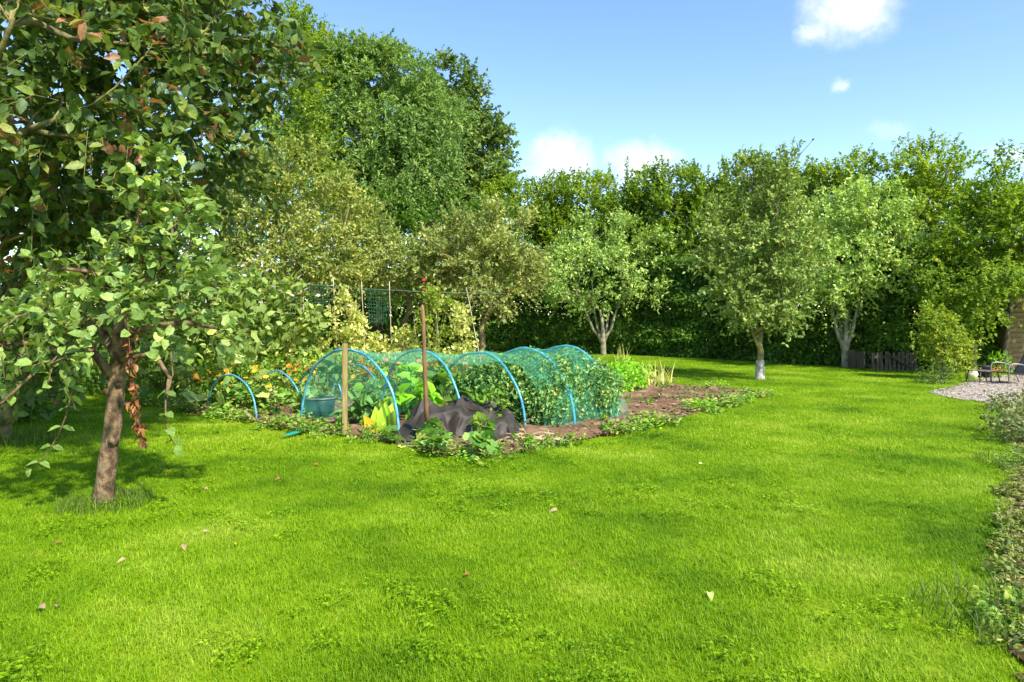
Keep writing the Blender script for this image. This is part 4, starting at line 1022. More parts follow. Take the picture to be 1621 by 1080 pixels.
# teal netting draped over the tunnel hoops
rows_n, K = [], 25
for i in range(len(rails) - 1):
    for s in range(10):
        t = s / 10; q = rails[i] * (1 - t) + rails[i + 1] * t
        sag = math.sin(math.pi * t); ctr = q.mean(0)
        q = q.copy(); arcw = np.sin(np.linspace(0, math.pi, K))[:, None]
        q -= np.array([0, 0, 1.0]) * arcw * 0.07 * sag
        q[:, :2] -= (q[:, :2] - ctr[:2]) * 0.05 * sag
        q += norm(q - np.array([ctr[0], ctr[1], 0.2])) * 0.024
        rows_n.append(q)
rows_n.append(rails[-1] + norm(rails[-1] - np.array([*rails[-1].mean(0)[:2], .2])) * 0.024)
for s in (1, 2, 3):                                           # loose end gathered to the ground at the right
    q = rails[-1].copy(); q[:, 0] += 0.09 * s; q[:, 2] *= (1 - 0.12 * s); rows_n.append(q)
R = np.array(rows_n)
for i in range(R.shape[0]):
    for k in range(K):
        v = Vector(R[i, k]); amt = 0.025 * mnoise.fractal(v * 4.5, 1, 2, 3)
        R[i, k] += np.array([amt * .6, amt, amt]) ; R[i, k, 2] = max(R[i, k, 2], 0.03)
base = np.array([R[:, :, 0].mean(), R[:, :, 1].mean(), 0])
nf = []
for i in range(R.shape[0] - 1):
    for k in range(K - 1):
        if k >= 16 and i < 24: continue                        # front side rolled up at the left half
        nf.append((i * K + k, i * K + k + 1, (i + 1) * K + k + 1, (i + 1) * K + k))
used = sorted({i for f in nf for i in f}); rm = {u: j for j, u in enumerate(used)}
flat_ = R.reshape(-1, 3)
tag(link('crop_netting', mesh('crop_netting', [flat_[u] - base for u in used], [tuple(rm[i] for i in f) for f in nf], M['net'], True), None, base), 'teal green mesh netting draped over the row of blue hoops', 'netting')
def bunch(name, label, a, b_, rad, mat, cat='netting'):
    """loosely gathered strip of net"""
    a, b_ = np.asarray(a), np.asarray(b_); mb = MB(); V = []; F = []
    n1, n2 = 14, 12
    for i in range(n1 + 1):
        t = i / n1; c = a * (1 - t) + b_ * t
        for k in range(n2):
            an = 2 * math.pi * k / n2; rr = rad * (0.6 + 0.5 * abs(math.sin(k * 2.4 + t * 5))) * (1 + 0.4 * mnoise.noise(Vector((t * 6, k * 1.3, a[0]))))
            V.append(c + np.array([rr * math.cos(an), rr * math.sin(an) * .8, abs(rr * math.sin(an)) * .3]))
    for i in range(n1):
        for k in range(n2): F.append((i * n2 + k, i * n2 + (k + 1) % n2, (i + 1) * n2 + (k + 1) % n2, (i + 1) * n2 + k))
    o = link(name, mesh(name, [v - a for v in V], F, mat, True), None, a); return tag(o, label, cat)
m2, n2_, l2_ = newmat('gathered_teal_net')
dd_ = n2_.new('ShaderNodeBsdfDiffuse'); dd_.inputs['Color'].default_value = lin(40, 160, 140)
tr_ = n2_.new('ShaderNodeBsdfTransparent'); mm_ = n2_.new('ShaderNodeMixShader'); mm_.inputs[0].default_value = 0.6
l2_.new(tr_.outputs[0], mm_.inputs[1]); l2_.new(dd_.outputs[0], mm_.inputs[2]); oo_ = n2_.new('ShaderNodeOutputMaterial'); l2_.new(mm_.outputs[0], oo_.inputs['Surface'])
M['net_thick'] = m2
bunch('gathered_netting', 'gathered end of the teal netting hanging to the soil at the right of the kale', P(954, 600, 10.0), G(975, 660, .03), .06, M['net_thick'])
bunch('gathered_netting', 'bundle of teal netting lying at the foot of the leftmost tunnel hoop', G(452, 690, .04), G(482, 680, .05), .055, M['net_thick'])

# wooden post, stake, bamboo canes
def stick(name, label, cat, a, b_, r0_, r1_, mat, sides=8, group=None, nodes=0):
    a, b_ = np.asarray(a, float), np.asarray(b_, float); mb = MB()
    n_ = 8; pts = [a * (1 - t) + b_ * t + rng.normal(size=3) * np.array([.004, .004, 0]) for t in np.linspace(0, 1, n_)]
    mb.tube(pts, list(np.linspace(r0_, r1_, n_)), sides)
    root = tag(mb.build(name, mat, None, a, smooth=sides > 5), label, cat, group)
    for k in range(nodes):
        t = (k + .7) / nodes; c = a * (1 - t) + b_ * t; e = (b_ - a) / np.linalg.norm(b_ - a) * 0.008
        MB().tube([c - e, c, c + e], [r0_ * .98, r0_ * 1.3, r0_ * .98], sides, False).build('cane_node', mat, root, a)
    return root
pb = G(546, 690); pb[2] = -.1
mb = MB().box((0, 0, .62), (.062, .062, 1.24), bev=.006)
tag(link('support_post', mesh('support_post', mb.v, mb.f, M['post']), None, (*pb[:2], -.05)), 'square wooden post standing under the first blue hoop', 'post')
stick('wooden_stake', 'tall brown wooden stake stuck through the black membrane', 'stake', P(676, 668, 8.1), P(669, 484, 8.1), .028, .022, M['stake'], 10)
lastp = G(898, 640); mb = MB().box((0, 0, .56), (.06, .06, 1.12), bev=.006)
tag(link('support_post', mesh('support_post', mb.v, mb.f, M['post']), None, ((897 - CX) / FPX * 10.5, 10.55, -.05)), 'pale wooden post under the hoop at the right end of the tunnel', 'post')
BD = 13.6
canes = [((537, 575), (527, 440), 'bamboo cane at the left end of the bean row, poking above the string'), ((581, 575), (572, 446), 'bamboo cane on the left side of the dark green net panel'), ((622, 575), (616, 446), 'bamboo cane on the right side of the dark green net panel'),
         ((667, 575), (655, 500), 'short bamboo cane half hidden by the bean leaves left of the stake'), ((700, 580), (690, 485), 'pale bamboo cane just right of the tall wooden stake'), ((771, 580), (738, 455), 'leaning bamboo cane at the right end of the bean row'),
         ((478, 575), (480, 470), 'thin bamboo cane among the dry stems left of the bean row')]
for (x0, y0), (x1, y1), lb in canes:
    a = P(x0, y0, BD + rng.normal() * .1); a[2] = -.03; t_ = P(x1, y1, BD)
    stick('bamboo_cane', lb, 'cane', a, t_, .011, .008, M['cane'], 7, 'bamboo canes of the bean row', 5)
pts = [P(x, y, BD - .02) for x, y in ((452, 447), (486, 450), (527, 453), (572, 457), (616, 459), (680, 463), (745, 464), (800, 465))]
tag(MB().tube(pts, .005, 5).build('support_string', M['string'], None, pts[0]), 'pale green string stretched along the tops of the bean canes', 'string')
nb = P(579, 508, BD + .06); mb = MB()
for k in range(9): mb.tube([P(580 + k * 4.6, 459, BD + .06), P(584 + k * 3.9, 484 + rng.normal(), BD + .09), P(585 + k * 3.7, 512 + rng.normal() * 2, BD + .07)], .0085, 4)
for k in range(10): mb.tube([P(580 + k * .4, 460 + k * 5.4, BD + .06), P(600, 461 + k * 5.6, BD + .09), P(618 - k * .6, 460 + k * 5.4, BD + .06)], .0085, 4)
mb2 = MB()
for k in range(8): mb2.tube([P(488 + k * 4.8, 451 + k * .4, BD + .08), P(489 + k * 4.6, 474 + rng.normal(), BD + .1), P(490 + k * 4.4, 497 + rng.normal() * 2, BD + .08)], .0075, 4)
for k in range(9): mb2.tube([P(488, 452 + k * 5.2, BD + .08), P(505, 454 + k * 5.3, BD + .1), P(522, 454 + k * 5.2, BD + .08)], .0075, 4)
tag(mb2.build('mesh_panel', M['green_net'], None, P(488, 500, BD)), 'dark green plastic mesh hanging from the left end of the string', 'mesh')
tag(mb.build('mesh_panel', M['green_net'], None, nb), 'square of dark green plastic mesh hanging from the string between two canes', 'mesh')

# tub inside the tunnel
tb0 = G(508, 664); mb = MB()
def lathe(mb, c, prof, n_=20, sx=1., sy=1.):
    b0 = len(mb.v)
    for r, z in prof:
        for k in range(n_): a = 2 * math.pi * k / n_; mb.v.append(np.array([c[0] + r * sx * math.cos(a), c[1] + r * sy * math.sin(a), c[2] + z]))
    for i in range(len(prof) - 1):
        for k in range(n_): mb.f.append((b0 + i * n_ + k, b0 + i * n_ + (k + 1) % n_, b0 + (i + 1) * n_ + (k + 1) % n_, b0 + (i + 1) * n_ + k))
    mb.f.append(tuple(b0 + k for k in range(n_))[::-1])
tub = empty('plastic_tub', tb0, 'dark plastic tub standing under the first hoop behind the post', 'tub')
lathe(mb, tb0 + np.array([0, 0, .02]), [(.18, 0), (.215, .30), (.205, .305), (.19, .05), (.02, .045)], 24); mb.build('body', M['tub'], tub, tb0, True)
mb = MB(); mb.tube([tb0 + np.array([.222 * math.cos(a), .222 * math.sin(a), .325]) for a in np.linspace(0, 2 * math.pi, 25)], .012, 6); mb.build('rim', M['grey_metal'], tub, tb0, True)

# crumpled black membrane
tbase = G(722, 702); TB_D = tbase[1]
rt = random.Random(11); nx_, ny_ = 21, 13; V = []; F = []
pk = [(-.42, .0, .50, .26), (.05, .12, .47, .36), (.42, .12, .45, .30), (.68, -.05, .40, .22)]
for j in range(ny_):
    for i in range(nx_):
        u, v = i / (nx_ - 1) * 2 - 1, j / (ny_ - 1) * 2 - 1
        x, y = u * .84, v * .58
        z = .34 * max(0, 1 - abs(u) ** 4) * max(0, 1 - abs(v) ** 2.2) ** .7
        for a, b2, h, s_ in pk: z = max(z, h * math.exp(-(((x - a) / s_) ** 2 + ((y - b2) / (s_ * 1.2)) ** 2)))
        rim = 1 - max(abs(u), abs(v)) ** 6
        z = max(.015, (z + rt.uniform(-.06, .06)) * max(rim, 0)) if rim > .02 else .01 + rt.uniform(0, .03)
        V.append((x + rt.uniform(-.045, .045), y + rt.uniform(-.06, .06), z))
for j in range(ny_ - 1):
    for i in range(nx_ - 1):
        q = (j * nx_ + i, j * nx_ + i + 1, (j + 1) * nx_ + i + 1, (j + 1) * nx_ + i)
        F += [(q[0], q[1], q[2]), (q[0], q[2], q[3])] if rt.random() < .5 else [(q[0], q[1], q[3]), (q[1], q[2], q[3])]
o = link('weed_membrane', mesh('weed_membrane', V, F, M['tarp'], True), None, (tbase[0], tbase[1] + .50, .02))
ce = o.data.attributes.new('crease_edge', 'FLOAT', 'EDGE'); ce.data.foreach_set('value', [rt.choice((0., .2, .4, .6)) for _ in o.data.edges])
sm_ = o.modifiers.new('folds', 'SUBSURF'); sm_.levels = sm_.render_levels = 3
tag(o, 'crumpled heap of black weed membrane at the near corner of the bed', 'membrane')

# ------------------------------------------------------------------ plants
def dome_plant(name, label, cat, base, r, h, n_, L, W, mat, shape='quad', flat=.5, group=None, stems=7, tone=0., fold=.2, curl=.15, flowers=None, low=.25, stem_mat='stem', jit=.3, sep=False, sr=.006):
    base = np.asarray(base, float); root = empty(name, base, label, cat, group)
    ncl = max(5, n_ // 14)
    u = norm(rng.normal(size=(ncl, 3)))
    rad = (low + (1 - low) * rng.random(ncl) ** .45)[:, None]
    cl = np.column_stack([u[:, 0] * r, u[:, 1] * r, h * .5 + u[:, 2] * h * .5]) * np.column_stack([rad, rad, np.ones(ncl)])
    cl[:, 2] = np.clip(cl[:, 2], .03, None)
    per = max(1, n_ // ncl)
    sp = min(r, h) * .28
    p = np.repeat(cl, per, 0) + rng.normal(size=(ncl * per, 3)) * sp * .6
    p[:, 2] = np.clip(p[:, 2], .02, None)
    N = len(p); o_ = norm(p - np.array([0, 0, h * .3]))
    ax = norm(o_ * .7 + rng.normal(size=(N, 3)) * .55 + np.array([0, 0, -.1])); nr = norm(np.array([0, 0, 1.]) * flat + o_ * .45 * (1 - flat) + rng.normal(size=(N, 3)) * (1 - flat) * .7)
    Ls = L * rng.uniform(1 - jit, 1 + jit, N)
    rv = np.clip(.65 * rng.random(N) + .35 * np.repeat(rng.random(ncl), per) + tone, 0, 1)
    mb = MB()
    for k in range(min(stems, ncl)): c = cl[k]; mb.tube([(c[0] * .08, c[1] * .08, -.02), (c[0] * .4, c[1] * .4, c[2] * .6), tuple(c)], [sr, sr * .8, sr * .5], 5, False)
    if sep:                                      # every leaf on a stalk of its own
        for i in range(N): mb.tube([(p[i, 0] * .6, p[i, 1] * .6, 0), (p[i, 0] * .85, p[i, 1] * .85, p[i, 2] * .7), tuple(p[i])], [sr * .6, sr * .5, sr * .4], 5, False)
    mb.build('stems', M[stem_mat], root, smooth=True)
    if sep:
        vs = []
        for k in range(6):
            V, T, _ = leaves(np.zeros((1, 3)), np.array([[1., 0, 0]]), np.array([[0, 0, 1.]]), 1., W / L, shape, fold * rng.uniform(.4, 1.5), curl * rng.uniform(.3, 1.8)); vs.append(trimesh('leaf', V, T, mat, np.full(len(T), np.clip((k + .5) / 6 + tone, 0, 1)), smooth=True))
        for i in range(N): q = link('leaf', vs[i % 6], root); q.matrix_basis = leaf_matrix(p[i], ax[i], nr[i], Ls[i])
    else:
        V, T, ix = leaves(p, ax, nr, Ls, Ls * W / L, shape, fold, curl)
        link('leaves', trimesh('leaves', V, T, mat, rv[ix]), root)['kind'] = 'stuff'
    if flowers:
        fm, nf_, fs, zlo = flowers
        for k in range(nf_):
            a = rng.random() * 6.28; q = r * math.sqrt(rng.random()); z = h * (zlo + (1.12 - zlo) * rng.random()) * (1 - .25 * (q / r) ** 2)
            c = np.array([q * math.cos(a), q * math.sin(a), z]); pn_ = 9; an = np.arange(pn_) * 2 * math.pi / pn_
            tilt = norm(np.array([rng.normal() * .4, -.5 + rng.normal() * .4, .9])[None])[0]
            e1 = norm(np.cross(tilt, [0, 1, .1])[None])[0]; e2 = np.cross(tilt, e1)
            axp = np.cos(an)[:, None] * e1 + np.sin(an)[:, None] * e2
            V, T, ix = leaves(np.repeat(c[None], pn_, 0), axp + tilt * .2, np.repeat(tilt[None], pn_, 0), fs, fs * .55, 'quad')
            link('flower', trimesh('flower', V, T, M[fm], (np.zeros(len(T)) + rng.random())), root)
    return root

# kale under the right half of the net
kl = [(762, 10.0, .36, .70, 'kale plant inside the tunnel behind the middle hoop'), (800, 9.75, .42, .80, 'curly kale plant between the middle hoop and the next one to its right'), (842, 10.1, .44, .86, 'tall curly kale plant directly under the second hoop from the right end'),
      (880, 9.75, .42, .80, 'curly kale plant at the front, left of the right end hoop foot'), (905, 10.35, .42, .86, 'tall curly kale plant under the right end hoop'), (935, 10.05, .38, .74, 'curly kale plant at the right end beside the gathered netting'), (855, 9.45, .34, .56, 'low yellowing kale plant spilling out at the front of the tunnel'),
      (800, 10.5, .40, .78, 'kale plant at the back of the tunnel, far side of the middle')]
for px, d, r, h, lb in kl:
    dome_plant('kale_plant', lb, 'kale', ((px - CX) / FPX * d, d, .04), r, h, 5200, .042, .046, M['kale_leaf'], 'quad', .25, 'kale in the tunnel', 8, fold=.55, curl=.5, sr=.014, tone=.08)
# left half of the tunnel: brassicas and flowers
for px, d, r, h, lb, mt in [(520, 10.6, .38, .62, 'leafy green brassica behind the plastic tub', 'kale_leaf'), (600, 10.2, .42, .58, 'broad dark green leafy plant behind the post inside the tunnel', 'kale_leaf'), (655, 9.5, .32, .42, 'bright green leafy plant inside the tunnel behind the stake', 'bright_leaf'), (705, 9.9, .42, .62, 'light green squash plant inside the tunnel right of the stake', 'squash_leaf'), (575, 9.2, .25, .3, 'low dark leafy plant at the foot of the wooden post', 'kale_leaf'), (645, 10.8, .5, .66, 'feathery light green plant at the back of the tunnel', 'bright_leaf')]:
    dome_plant('vegetable_plant', lb, 'vegetable', ((px - CX) / FPX * d, d, .04), r, h, 110, .17, .13, M[mt], 'full', .5, None, 12, fold=.25, curl=.3, sr=.008)
# chard with a yellow leaf beside the membrane
cb = G(606, 690); chard = empty('chard_plant', cb, 'yellow green upright chard with one bright yellow leaf left of the membrane', 'chard')
V_, T_, _ = leaves(np.zeros((1, 3)), np.array([[1., 0, 0]]), np.array([[0, 0, 1.]]), 1., .5, 'full', .12, .3)
cm = [trimesh('leaf', V_, T_, M['bright_leaf'], np.full(len(T_), .9)), trimesh('leaf', V_, T_, M['yellow_petal'], np.full(len(T_), .4)), trimesh('leaf', V_, T_, M['yellow_leaf'], np.full(len(T_), .5))]
for k, (x, y, z, s, mi) in enumerate([(.15, -.3, 1, .42, 0), (-.15, .1, 1, .46, 2), (.4, .1, .9, .4, 0), (-.8, -.5, .5, .32, 1), (.6, -.4, .7, .34, 2), (-.4, -.3, .8, .36, 0), (.0, -.6, .6, .3, 0)]):
    q = link('leaf', cm[mi], chard); q.matrix_basis = leaf_matrix(np.array([x * .05, y * .05, .02]), np.array([x * .5, y * .5, z]), np.array([x * .3, -1., .25]), s)
# marigolds and yellow flowers behind the low hoops
for px, d, r, h, fm, nf_, lb in [(345, 11.3, .45, .66, 'orange_petal', 16, 'orange flowered plant at the left end of the bed'), (390, 11.2, .45, .66, 'yellow_petal', 16, 'yellow flowered plant behind the leftmost low hoop'), (450, 11.6, .5, .72, 'orange_petal', 15, 'orange flowered plant behind the second low hoop'),
                                  (515, 12.0, .5, .78, 'yellow_petal', 12, 'yellow flowered plant just left of the first tunnel hoop top'), (590, 12.4, .5, .72, 'rust_petal', 20, 'rusty orange flowered plant seen through the first tunnel hoop'), (650, 12.6, .5, .66, 'orange_petal', 16, 'orange flowered plant seen through the netting left of the stake'), (700, 12.8, .5, .66, 'rust_petal', 14, 'rusty flowered plant seen through the netting right of the stake')]:
    dome_plant('marigold_plant', lb, 'flowers', ((px - CX) / FPX * d, d, .03), r, h, 420, .085, .05, M['weed_leaf'], 'quad', .5, 'flowering plants in the bed', 10, tone=.0, flowers=(fm, nf_ + 2, .056, .7))
# low squash foliage at the left front of the bed
for px, py, r, h, n_, lb in [(300, 648, .45, .32, 26, 'squash leaves at the left tip of the bed next to the lawn'), (365, 655, .42, .34, 26, 'low squash plant under the leftmost low hoop'), (440, 665, .42, .34, 26, 'low squash plant under the second low hoop'), (250, 640, .5, .5, 22, 'broad leaved squash plant behind the small apple trunk')]:
    dome_plant('squash_plant', lb, 'squash', G(px, py) + np.array([0, .3, .02]), r, h, n_, .17, .17, M['squash_leaf'], 'lobed', .7, 'squash plants in the bed', 4, sep=True, tone=-.05)
    dome_plant('ground_weeds', 'low leafy weeds among the stalks of the ' + lb.replace('squash leaves', 'squash').replace('low squash plant', 'squash').replace('broad leaved squash plant', 'squash'), 'weeds', G(px, py) + np.array([.1, .5, .02]), r * 1.1, h * .8, 260, .07, .045, M['weed_leaf'], 'quad', .5, None, 4)
# big pale leaves (climbing squash) above the low hoops
for px, py, d, r, h, n_, lb in [(400, 610, 11.6, .55, 1.25, 34, 'tall squash with very large pale leaves behind the leftmost low hoop'), (320, 600, 11.2, .55, 1.2, 34, 'tall squash with large pale leaves just right of the small apple tree')]:
    dome_plant('climbing_squash', lb, 'squash', ((px - CX) / FPX * d, d, .03), r, h, n_, .25, .24, M['pale_leaf'], 'lobed', .45, 'tall squashes', 5, sep=True, sr=.008, low=.5, tone=-.12)
# tall flowering shrubs with pale flower heads
for px, d, r, h, lb in [(330, 12.8, .9, 2.25, 'tall leafy plant topped with pale pinkish flower heads, left of the string'), (400, 13.2, .85, 2.3, 'tall leafy plant with whitish flower heads and one mauve bloom'), (462, 13.4, .6, 2.15, 'tall leafy plant with cream flower heads where the string begins'), (262, 12.6, .8, 2.2, 'tall leafy plant half hidden behind the small apple crown')]:
    dome_plant('hydrangea_shrub', lb, 'shrub', ((px - CX) / FPX * d, d, .02), r, h, 900, .16, .11, M['pale_leaf'], 'full', .45, 'tall flowering plants', 14, tone=-.16, flowers=('pink_petal', 22, .05, .86), sr=.012)
# bean plants climbing the canes, dry stems between
for px, r, h, mt, lb in [(485, .35, 1.35, 'bean_leaf', 'dry brown bean plant at the left end of the string'), (545, .34, 2.05, 'bean_leaf', 'pale yellow bean plant climbing the cane left of the green mesh'), (597, .30, 1.1, 'bean_leaf', 'short yellowing bean plant below the green mesh panel'), (640, .32, 1.3, 'bean_leaf', 'yellowing bean plant between the green mesh and the stake'), (688, .42, 2.1, 'yellow_leaf', 'bright yellow green bean plant climbing over the pale cane by the stake'),
                     (730, .36, 1.7, 'bean_leaf', 'golden bean plant at the right end of the bean row'), (445, .45, 1.2, 'bean_leaf', 'brownish dry plant between the flowering shrubs and the bean row'), (565, .3, 1.55, 'bean_leaf', 'thin pale bean plant against the cane left of the green mesh')]:
    dome_plant('bean_plant', lb, 'bean plant', ((px - CX) / FPX * BD, BD - .05, .02), r, h, 1000, .09, .055, M[mt], 'quad', .4, 'bean plants on the canes', 9, stem_mat='dry_stem', low=.2)
for px, h, lb in [(520, .75, 'low yellow green plant at the foot of the left bean canes'), (600, .7, 'low yellow green plant behind the netting below the green mesh'), (670, .65, 'low reddish green plant behind the netting by the stake'), (740, .7, 'low yellow green plant behind the netting at the end of the bean row'), (440, .8, 'low green plant behind the second low hoop flowers')]:
    dome_plant('leafy_plant', lb, 'plant', ((px - CX) / FPX * 13.0, 13.0, .02), .55, h, 520, .09, .06, M['weed_leaf'], 'quad', .5, None, 8, tone=.12)
tag(dome_plant('red_flower', 'single bright red bloom above the bean row, right of the green mesh', 'flower', P(669, 436, 13.7) * np.array([1, 1, 0]), .14, 2.3, 40, .06, .03, M['bean_leaf'], 'quad', .4, None, 5, flowers=('red_petal', 2, .045, .98)))

# vine with lobed leaves sprawling before the membrane
vb = G(740, 712)
dome_plant('cucumber_vine', 'sprawling vine with lobed green leaves in front of the black membrane', 'vine', vb + np.array([.06, -.02, .02]), .60, .30, 84, .135, .13, M['squash_leaf'], 'lobed', .55, None, 6, sep=True, tone=.0)
dome_plant('tomato_plant', 'upright dark leafy weed growing through the right half of the membrane', 'weed', G(775, 695) + np.array([0, .25, .02]), .24, .62, 240, .08, .05, M['weed_leaf'], 'mid', .45, None, 8, tone=-.12)
dome_plant('vine_seedling', 'small leafy vine at the left foot of the membrane', 'vine', G(648, 705), .22, .2, 22, .11, .11, M['squash_leaf'], 'lobed', .6, None, 4, sep=True)
# plants on the right-hand part of the bed
dome_plant('strawberry_plant', 'bright green bushy plant just right of the netted tunnel', 'plant', G(985, 622), .48, .5, 900, .075, .055, M['bright_leaf'], 'mid', .6, None, 10)
dome_plant('strawberry_plant', 'bright green low clump behind the right end of the tunnel', 'plant', G(1000, 603), .55, .42, 700, .075, .055, M['bright_leaf'], 'mid', .6, None, 10, tone=.1)
iris = G(1037, 612)
tag(link('leek_row', blades_mesh('leek_row', 70, .35, .62, .035, M['straw_blade'], .55, 5), None, iris), 'pale spiky strap leaved plant at the right of the bed', 'plant')
tag(link('iris_clump', blades_mesh('iris_clump', 26, .25, .75, .03, M['straw_blade'], .45, 5), None, G(985, 575)), 'thin grey spiky leaves standing by the hedge right of the pale tree', 'plant')
for px, py, r, h, lb, mt in [(860, 675, .35, .22, 'low yellowish weeds in front of the kale at the right of the membrane', 'yellow_leaf'), (905, 668, .35, .24, 'low yellow green weeds on the soil in front of the kale', 'yellow_leaf'), (945, 672, .3, .16, 'low weeds at the foot of the gathered netting', 'weed_leaf'), (1010, 645, .4, .14, 'flat weeds spreading over the soil right of the netting', 'weed_leaf'),
                             (1060, 638, .4, .18, 'pale wilted weeds on the right-hand soil', 'border_leaf'), (1110, 634, .42, .26, 'thin branching weed near the right tip of the bed', 'border_leaf'), (1165, 630, .4, .16, 'wilted grey weeds at the right tip of the bed', 'border_leaf'), (1120, 652, .35, .12, 'low weeds at the lawn edge near the right tip of the bed', 'weed_leaf'),
                             (1000, 682, .3, .1, 'flat weeds at the lawn edge in the middle of the soil', 'weed_leaf'), (880, 706, .32, .14, 'low weeds at the lawn edge by the dry stalks', 'weed_leaf'), (820, 718, .28, .16, 'leafy weeds between vine and dry stalks', 'weed_leaf'), (520, 690, .35, .14, 'low weeds along the lawn edge in front of the tub', 'weed_leaf'), (580, 698, .3, .16, 'low weeds along the lawn edge left of the membrane', 'weed_leaf'), (430, 678, .3, .1, 'flat weeds along the lawn edge by the gathered netting', 'weed_leaf'), (1050, 615, .35, .1, 'sparse weeds behind the small soil mound', 'weed_leaf')]:
    dome_plant('bed_weeds', lb, 'weeds', G(px, py), r, h, 230, .055, .03, M[mt], 'quad', .45, 'weeds on the bed', 6)
# clods on the bare soil and sprigs straggling along the front edge
nc = 5200; cpnt = np.column_stack([rng.uniform(-.8, 5.2, nc), rng.uniform(7.2, 14.5, nc), np.zeros(nc)])
cpnt = cpnt[inpoly(cpnt, bed)]; cpnt = cpnt[edge_dist(cpnt, bed) < 1.5]; cpnt[:, 2] = .055
M['clod'] = leafmat('soil_clod', [(0, lin(84, 64, 48)), (.5, lin(120, 94, 70)), (1, lin(156, 130, 100))], trans=0., rough=.95, spec=.1, gain=(1, 1, 1))
cm_ = []
for k in range(5):
    q_ = pebble(20 + k); q_.materials.clear(); q_.materials.append(M['clod']); cm_.append(q_)
scatter_gn('soil_clods', cpnt, rng.random(len(cpnt)) * 6.28, rng.uniform(.012, .05, len(cpnt)), rng.integers(0, 5, len(cpnt)), cm_, 'stuff', 'crumbly reddish clods on the bare soil of the bed', 'soil')
sprig = []
for k in range(5):
    n_ = 26; a = rng.random(n_) * 6.28; r_ = .09 * np.sqrt(rng.random(n_)); pz = rng.uniform(.01, .09, n_)
    V, T, ix = leaves(np.column_stack([r_ * np.cos(a), r_ * np.sin(a), pz]), norm(np.column_stack([np.cos(a), np.sin(a), rng.uniform(-.1, .6, n_)])), norm(rng.normal(size=(n_, 3)) * .4 + np.array([0, 0, 1])), rng.uniform(.035, .075, n_), rng.uniform(.015, .035, n_), 'mid')
    sprig.append(trimesh('sprig_%d' % k, V, T, M['weed_leaf'] if k < 3 else M['border_leaf'] if k < 4 else M['bright_leaf'], rng.random(n_)[ix]))
ep = []
for i in range(1, 19):
    a, b2 = bed[i - 1], bed[i]; L_ = np.linalg.norm(b2 - a)
    for k in range(int(L_ * 24)):
        t = rng.random(); q_ = a * (1 - t) + b2 * t
        if mnoise.noise(Vector((q_[0] * 1.4, q_[1] * 1.4, 7.))) > .02: ep.append([q_[0] + rng.normal() * .14, q_[1] + rng.normal() * .16 + .1, .02])
ep = np.array(ep)
scatter_gn('edge_sprigs', ep, rng.random(len(ep)) * 6.28, rng.uniform(.6, 1.6, len(ep)), rng.integers(0, 5, len(ep)), sprig, 'stuff', 'small straggling weeds all along the edge of the bed', 'weeds')
# dry stalks heaped at the membrane's right corner
db = G(842, 702); ds = empty('dry_stalks', db, 'heap of dry pale stalks and husks right of the membrane', 'stalks')
for k in range(26):
    a = rng.random() * 6.28; c = np.array([rng.normal() * .16, rng.normal() * .12, .03 + abs(rng.normal()) * .05]); v = np.array([math.cos(a), math.sin(a) * .6, rng.normal() * .25]) * rng.uniform(.08, .2)
    MB().tube([c - v, c + np.array([0, 0, .03]), c + v], [.009, .012, .006], 5).build('stalk', M['dry_stem'], ds)
V, T, ix = leaves(np.column_stack([rng.normal(size=60) * .2, rng.normal(size=60) * .14, rng.uniform(.01, .1, 60)]), rng.normal(size=(60, 3)) * np.array([1, 1, .3]), rng.normal(size=(60, 3)) + np.array([0, 0, 1]), rng.uniform(.06, .13, 60), rng.uniform(.02, .05, 60), 'full', .4, .3)
link('husks', trimesh('husks', V, T, M['dry_leaf'], rng.random(60)[ix]), ds)['kind'] = 'stuff'
# straw and wilted debris over the bare soil
nd = 1500
dp = np.column_stack([rng.uniform(-.2, 5.2, nd), rng.uniform(7.2, 14.5, nd), np.zeros(nd)])
front = dp[:, 1] < (8.5 + .85 * dp[:, 0] * .95 + .9); dp = dp[inpoly(dp, bed) & front]; dp[:, 2] = rng.uniform(.07, .12, len(dp)); nd = len(dp)
V, T, ix = leaves(dp, rng.normal(size=(nd, 3)) * np.array([1, 1, .15]), rng.normal(size=(nd, 3)) * .5 + np.array([0, 0, 1]), rng.uniform(.05, .14, nd), rng.uniform(.008, .025, nd), 'quad')
tag(link('dry_litter', trimesh('dry_litter', V, T, M['dry_leaf'], rng.random(nd)[ix])), 'straw and withered bits strewn over the bare soil', 'litter', kind='stuff')

